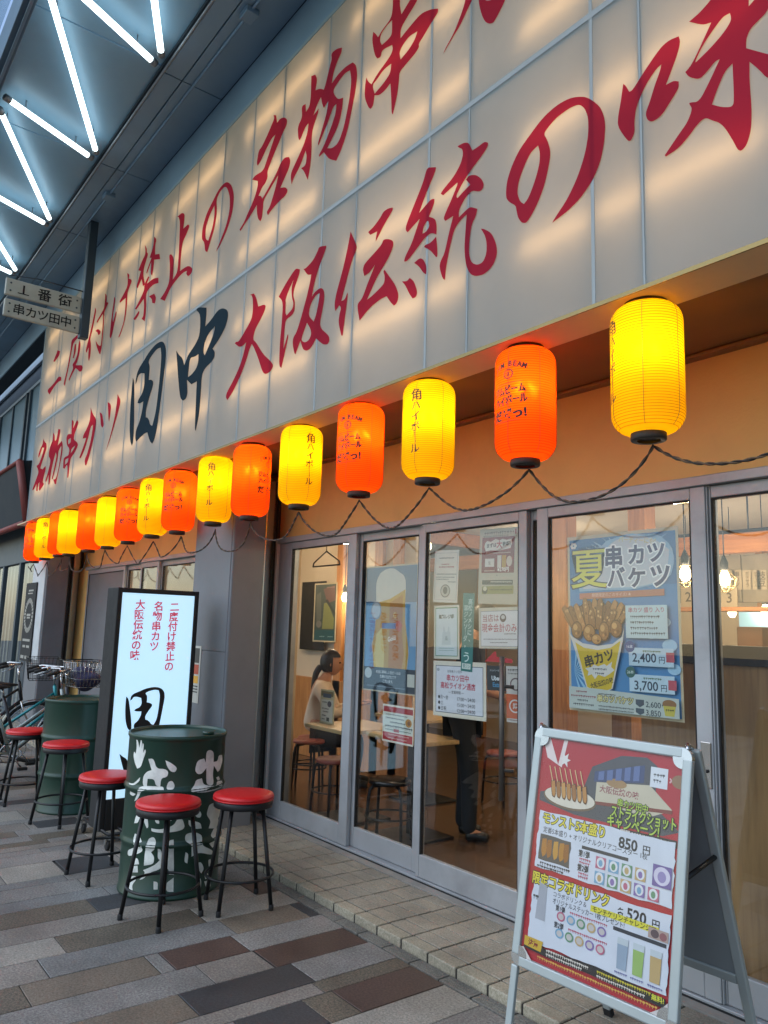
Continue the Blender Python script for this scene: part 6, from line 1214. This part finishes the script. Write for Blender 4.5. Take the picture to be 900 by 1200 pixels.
def hand(b, w, d, side, up, m, s=1.):
    """palm and five bent fingers growing from the wrist w along d"""
    d = d.normalized(); side = (side-d*side.dot(d)).normalized(); n = d.cross(side)
    N = {'w': (w, .021*s), 'p': (w+d*.045*s, (.034*s, .016*s)), 'k': (w+d*.085*s, (.036*s, .014*s))}; b.faces(*skin(N, [('w', 'p'), ('p', 'k')], 2), m, True)
    for i, (o, l) in enumerate(((-.028, .07), (-.01, .08), (.009, .075), (.027, .06))):
        a = w+d*.078*s+side*o*s; c1 = a+d*l*.5*s-n*.008; c2 = a+d*l*.85*s-n*.028*s; b.faces(*skin({'a': (a, .0088*s), 'b': (c1, .0082*s), 'c': (c2, .0068*s)}, [('a', 'b'), ('b', 'c')], 1), m, True)
    a = w+d*.03*s-side*.025*s; b.faces(*skin({'a': (a, .011*s), 'b': (a+d*.03*s-side*.02*s-n*.006, .0095*s), 'c': (a+d*.058*s-side*.024*s-n*.018, .008*s)}, [('a', 'b'), ('b', 'c')], 1), m, True)
def person(label, F, hip, spine, head, arms, legs, top, bottom, hair, shoe, sk=1.):
    """F: facing (unit xy); joints are given as (forward, left, up) from the spot under the hips"""
    base = Vector((hip[0], hip[1], FZ)); Fw = Vector((F[0], F[1], 0)).normalized(); Lf = Vector((-Fw.y, Fw.x, 0)); P = lambda t: base+Fw*t[0]+Lf*t[1]+Z_*t[2]
    t = thing('person', label, 'person', base)
    H, Ch, Nk, Hd = P(spine[0]), P(spine[1]), P(spine[2]), P(head)
    bd = B(); N = {'h': (H, .125), 'w': (H.lerp(Ch, .45), .115), 'c': (Ch, (.15, .12)), 'n': (Nk, .055), 'n2': (Nk.lerp(Hd, .5), .05)}; E_ = [('h', 'w'), ('w', 'c'), ('c', 'n'), ('n', 'n2')]
    for i, a in enumerate(arms):
        s_, e, w = [P(q) for q in a]; N.update({f's{i}': (s_, .058), f'e{i}': (e, .041), f'w{i}': (w, .027)}); E_ += [('c', f's{i}'), (f's{i}', f'e{i}'), (f'e{i}', f'w{i}')]
    for i, a in enumerate(legs):
        k0, k, an, toe = [P(q) for q in a]; N.update({f'k0{i}': (k0, .088), f'k{i}': (k, .058), f'a{i}': (an, .038), f't{i}': (toe, .033)}); E_ += [('h', f'k0{i}'), (f'k0{i}', f'k{i}'), (f'k{i}', f'a{i}'), (f'a{i}', f't{i}')]
    bd.faces(*skin(N, E_), M_skin, True)
    # head
    tt = bmesh.new(); bmesh.ops.create_uvsphere(tt, u_segments=28, v_segments=20, radius=1); hf = Fw
    for v in tt.verts:
        x, y, z = v.co; w = .076*(1-.22*max(0, -z)**1.6); dpt = .097*(1-.1*max(0, -z)); f = x*dpt+(.012 if x > 0 and z < -.25 else 0)*(1-abs(y))
        f += .02*math.exp(-((y/.16)**2)-((z+.15)/.2)**2)*(x > .3)-.008*math.exp(-(((abs(y)-.42)/.2)**2)-((z-.02)/.14)**2)*(x > .3)+.007*math.exp(-((y/.28)**2)-((z+.5)/.07)**2)*(x > .3)
        v.co = Hd+hf*f+Lf*(y*w)+Z_*(z*.118)
    bd.join(tt, M_skin, None, True)
    for s in (-1, 1):
        blob(bd, Hd+Lf*s*.077+Z_*-.01-hf*.005, (.014, .008, .022), M_skin, 1, 2, .1)
        blob(bd, Hd+Lf*s*.031+hf*.083+Z_*.006, (.011, .012, .008), M_eye, 2, 2, .0)
    blob(bd, Hd+hf*.092-Z_*.058, (.012, .022, .006), M_lip, 3, 2, .0)
    for i, a in enumerate(arms): e, w = P(a[1]), P(a[2]); hand(bd, w, w-e, Lf, 1, M_skin)
    bd.done('body', t)
    c = B(); N = {'h': (H+Z_*.0, (.145, .135)), 'w': (H.lerp(Ch, .45), .132), 'c': (Ch, (.168, .136)), 'n': (Ch.lerp(Nk, .75), .08)}; E_ = [('h', 'w'), ('w', 'c'), ('c', 'n')]
    for i, a in enumerate(arms):
        s_, e, w = [P(q) for q in a]; end = e.lerp(w, top[1]) if top[1] > 0 else s_.lerp(e, -top[1]); N.update({f's{i}': (s_, .074), f'e{i}': (e if top[1] > 0 else end, .058)}); E_ += [('c', f's{i}'), (f's{i}', f'e{i}')]
        if top[1] > 0: N[f'w{i}'] = (end, .042); E_.append((f'e{i}', f'w{i}'))
    c.faces(*skin(N, E_), top[0], True); c.done('shirt', t)
    c = B(); N = {'h': (H-Z_*.02, (.142, .132))}; E_ = []
    for i, a in enumerate(legs):
        k0, k, an, _ = [P(q) for q in a]; N.update({f'k0{i}': (k0, .104), f'k{i}': (k, .073), f'a{i}': (an.lerp(k, -.06), .055)}); E_ += [('h', f'k0{i}'), (f'k0{i}', f'k{i}'), (f'k{i}', f'a{i}')]
    c.faces(*skin(N, E_), bottom, True); c.done('trousers', t)
    for a in legs:
        an, toe = P(a[2]), P(a[3]); c = B(); dv = (toe-an); dv.z = 0; dv.normalize(); z0 = Z_*(-an.z+FZ+.045) if abs(an.z-FZ) < .2 else Z_*0
        c.faces(*skin({'a': (an+z0-dv*.03, (.045, .045)), 'b': (an+z0+dv*.07, (.045, .04)), 'c': (an+z0+dv*.15-Z_*.008, (.042, .032))}, [('a', 'b'), ('b', 'c')]), shoe, True); c.done('shoe', t)
    c = B(); tt = bmesh.new(); bmesh.ops.create_uvsphere(tt, u_segments=24, v_segments=16, radius=1); dl = []
    for v in tt.verts:
        x, y, z = v.co
        if (x > .35 and z < .35) or z < -.75: dl.append(v)
        v.co = Hd+hf*(x*.108-.008)+Lf*(y*.088)+Z_*(z*.128+.008)
    bmesh.ops.delete(tt, geom=dl, context='VERTS'); c.join(tt, M_hair, None, True)
    if hair == 'tail': c.faces(*skin({'a': (Hd-hf*.1-Z_*.02, .035), 'b': (Hd-hf*.15-Z_*.1, .034), 'c': (Hd-hf*.17-Z_*.22, .026), 'd': (Hd-hf*.18-Z_*.32, .01)}, [('a', 'b'), ('b', 'c'), ('c', 'd')]), M_hair, True)
    c.done('hair', t)
M_eye = mat('dark_eye', '#1c1412', .2, 0); M_lip = mat('lip', '#8a4a44', .5, 0)
hw = atY(384, 777, 4.25)
person('person with a dark ponytail in a pale shirt sitting inside the first door', (.62, .78), (hw.x-.08, 4.25-.08), ((0, 0, .47), (.06, 0, .86), (.1, 0, 1.0)), (.15, 0, hw.z-FZ),
       [((.07, .19, .92), (.2, .25, .68), (.42, .16, .76)), ((.07, -.19, .92), (.2, -.25, .68), (.42, -.14, .76))], [((.08, .09, .45), (.44, .11, .44), (.4, .11, .06), (.52, .12, .03)), ((.08, -.09, .45), (.44, -.11, .44), (.4, -.11, .06), (.52, -.12, .03))],
       (mat('pale_shirt', '#dcc8b0', .75, 0, var=.08), .8), mat('dark_trousers', '#22242a', .8, 0, var=.15), 'tail', M_blkm)
b = B(); p = Vector((hw.x-.08, 4.17, FZ)); 
dup(rs, p, .3, 'dull red round stool under the seated person')
mf = atZ(541, 982, FZ)
person('person in a black shirt and dark jeans standing behind the opening hours board', (.75, .66), (mf.x, mf.y), ((0, 0, .92), (.05, 0, 1.32), (.1, 0, 1.47)), (.16, 0, 1.58),
       [((.06, .2, 1.37), (.1, .25, 1.1), (.34, .2, 1.05)), ((.06, -.2, 1.37), (.1, -.25, 1.1), (.34, -.18, 1.02))], [((.0, .095, .86), (.02, .1, .48), (-.01, .1, .07), (.12, .12, .03)), ((.0, -.095, .86), (.06, -.1, .48), (.06, -.1, .07), (.2, -.11, .03))],
       (mat('black_tee', '#17181b', .85, 0, var=.2), -.6), mat('dark_jeans', '#1e222b', .85, 0, var=.2, scale=15), 'short', M_blk)
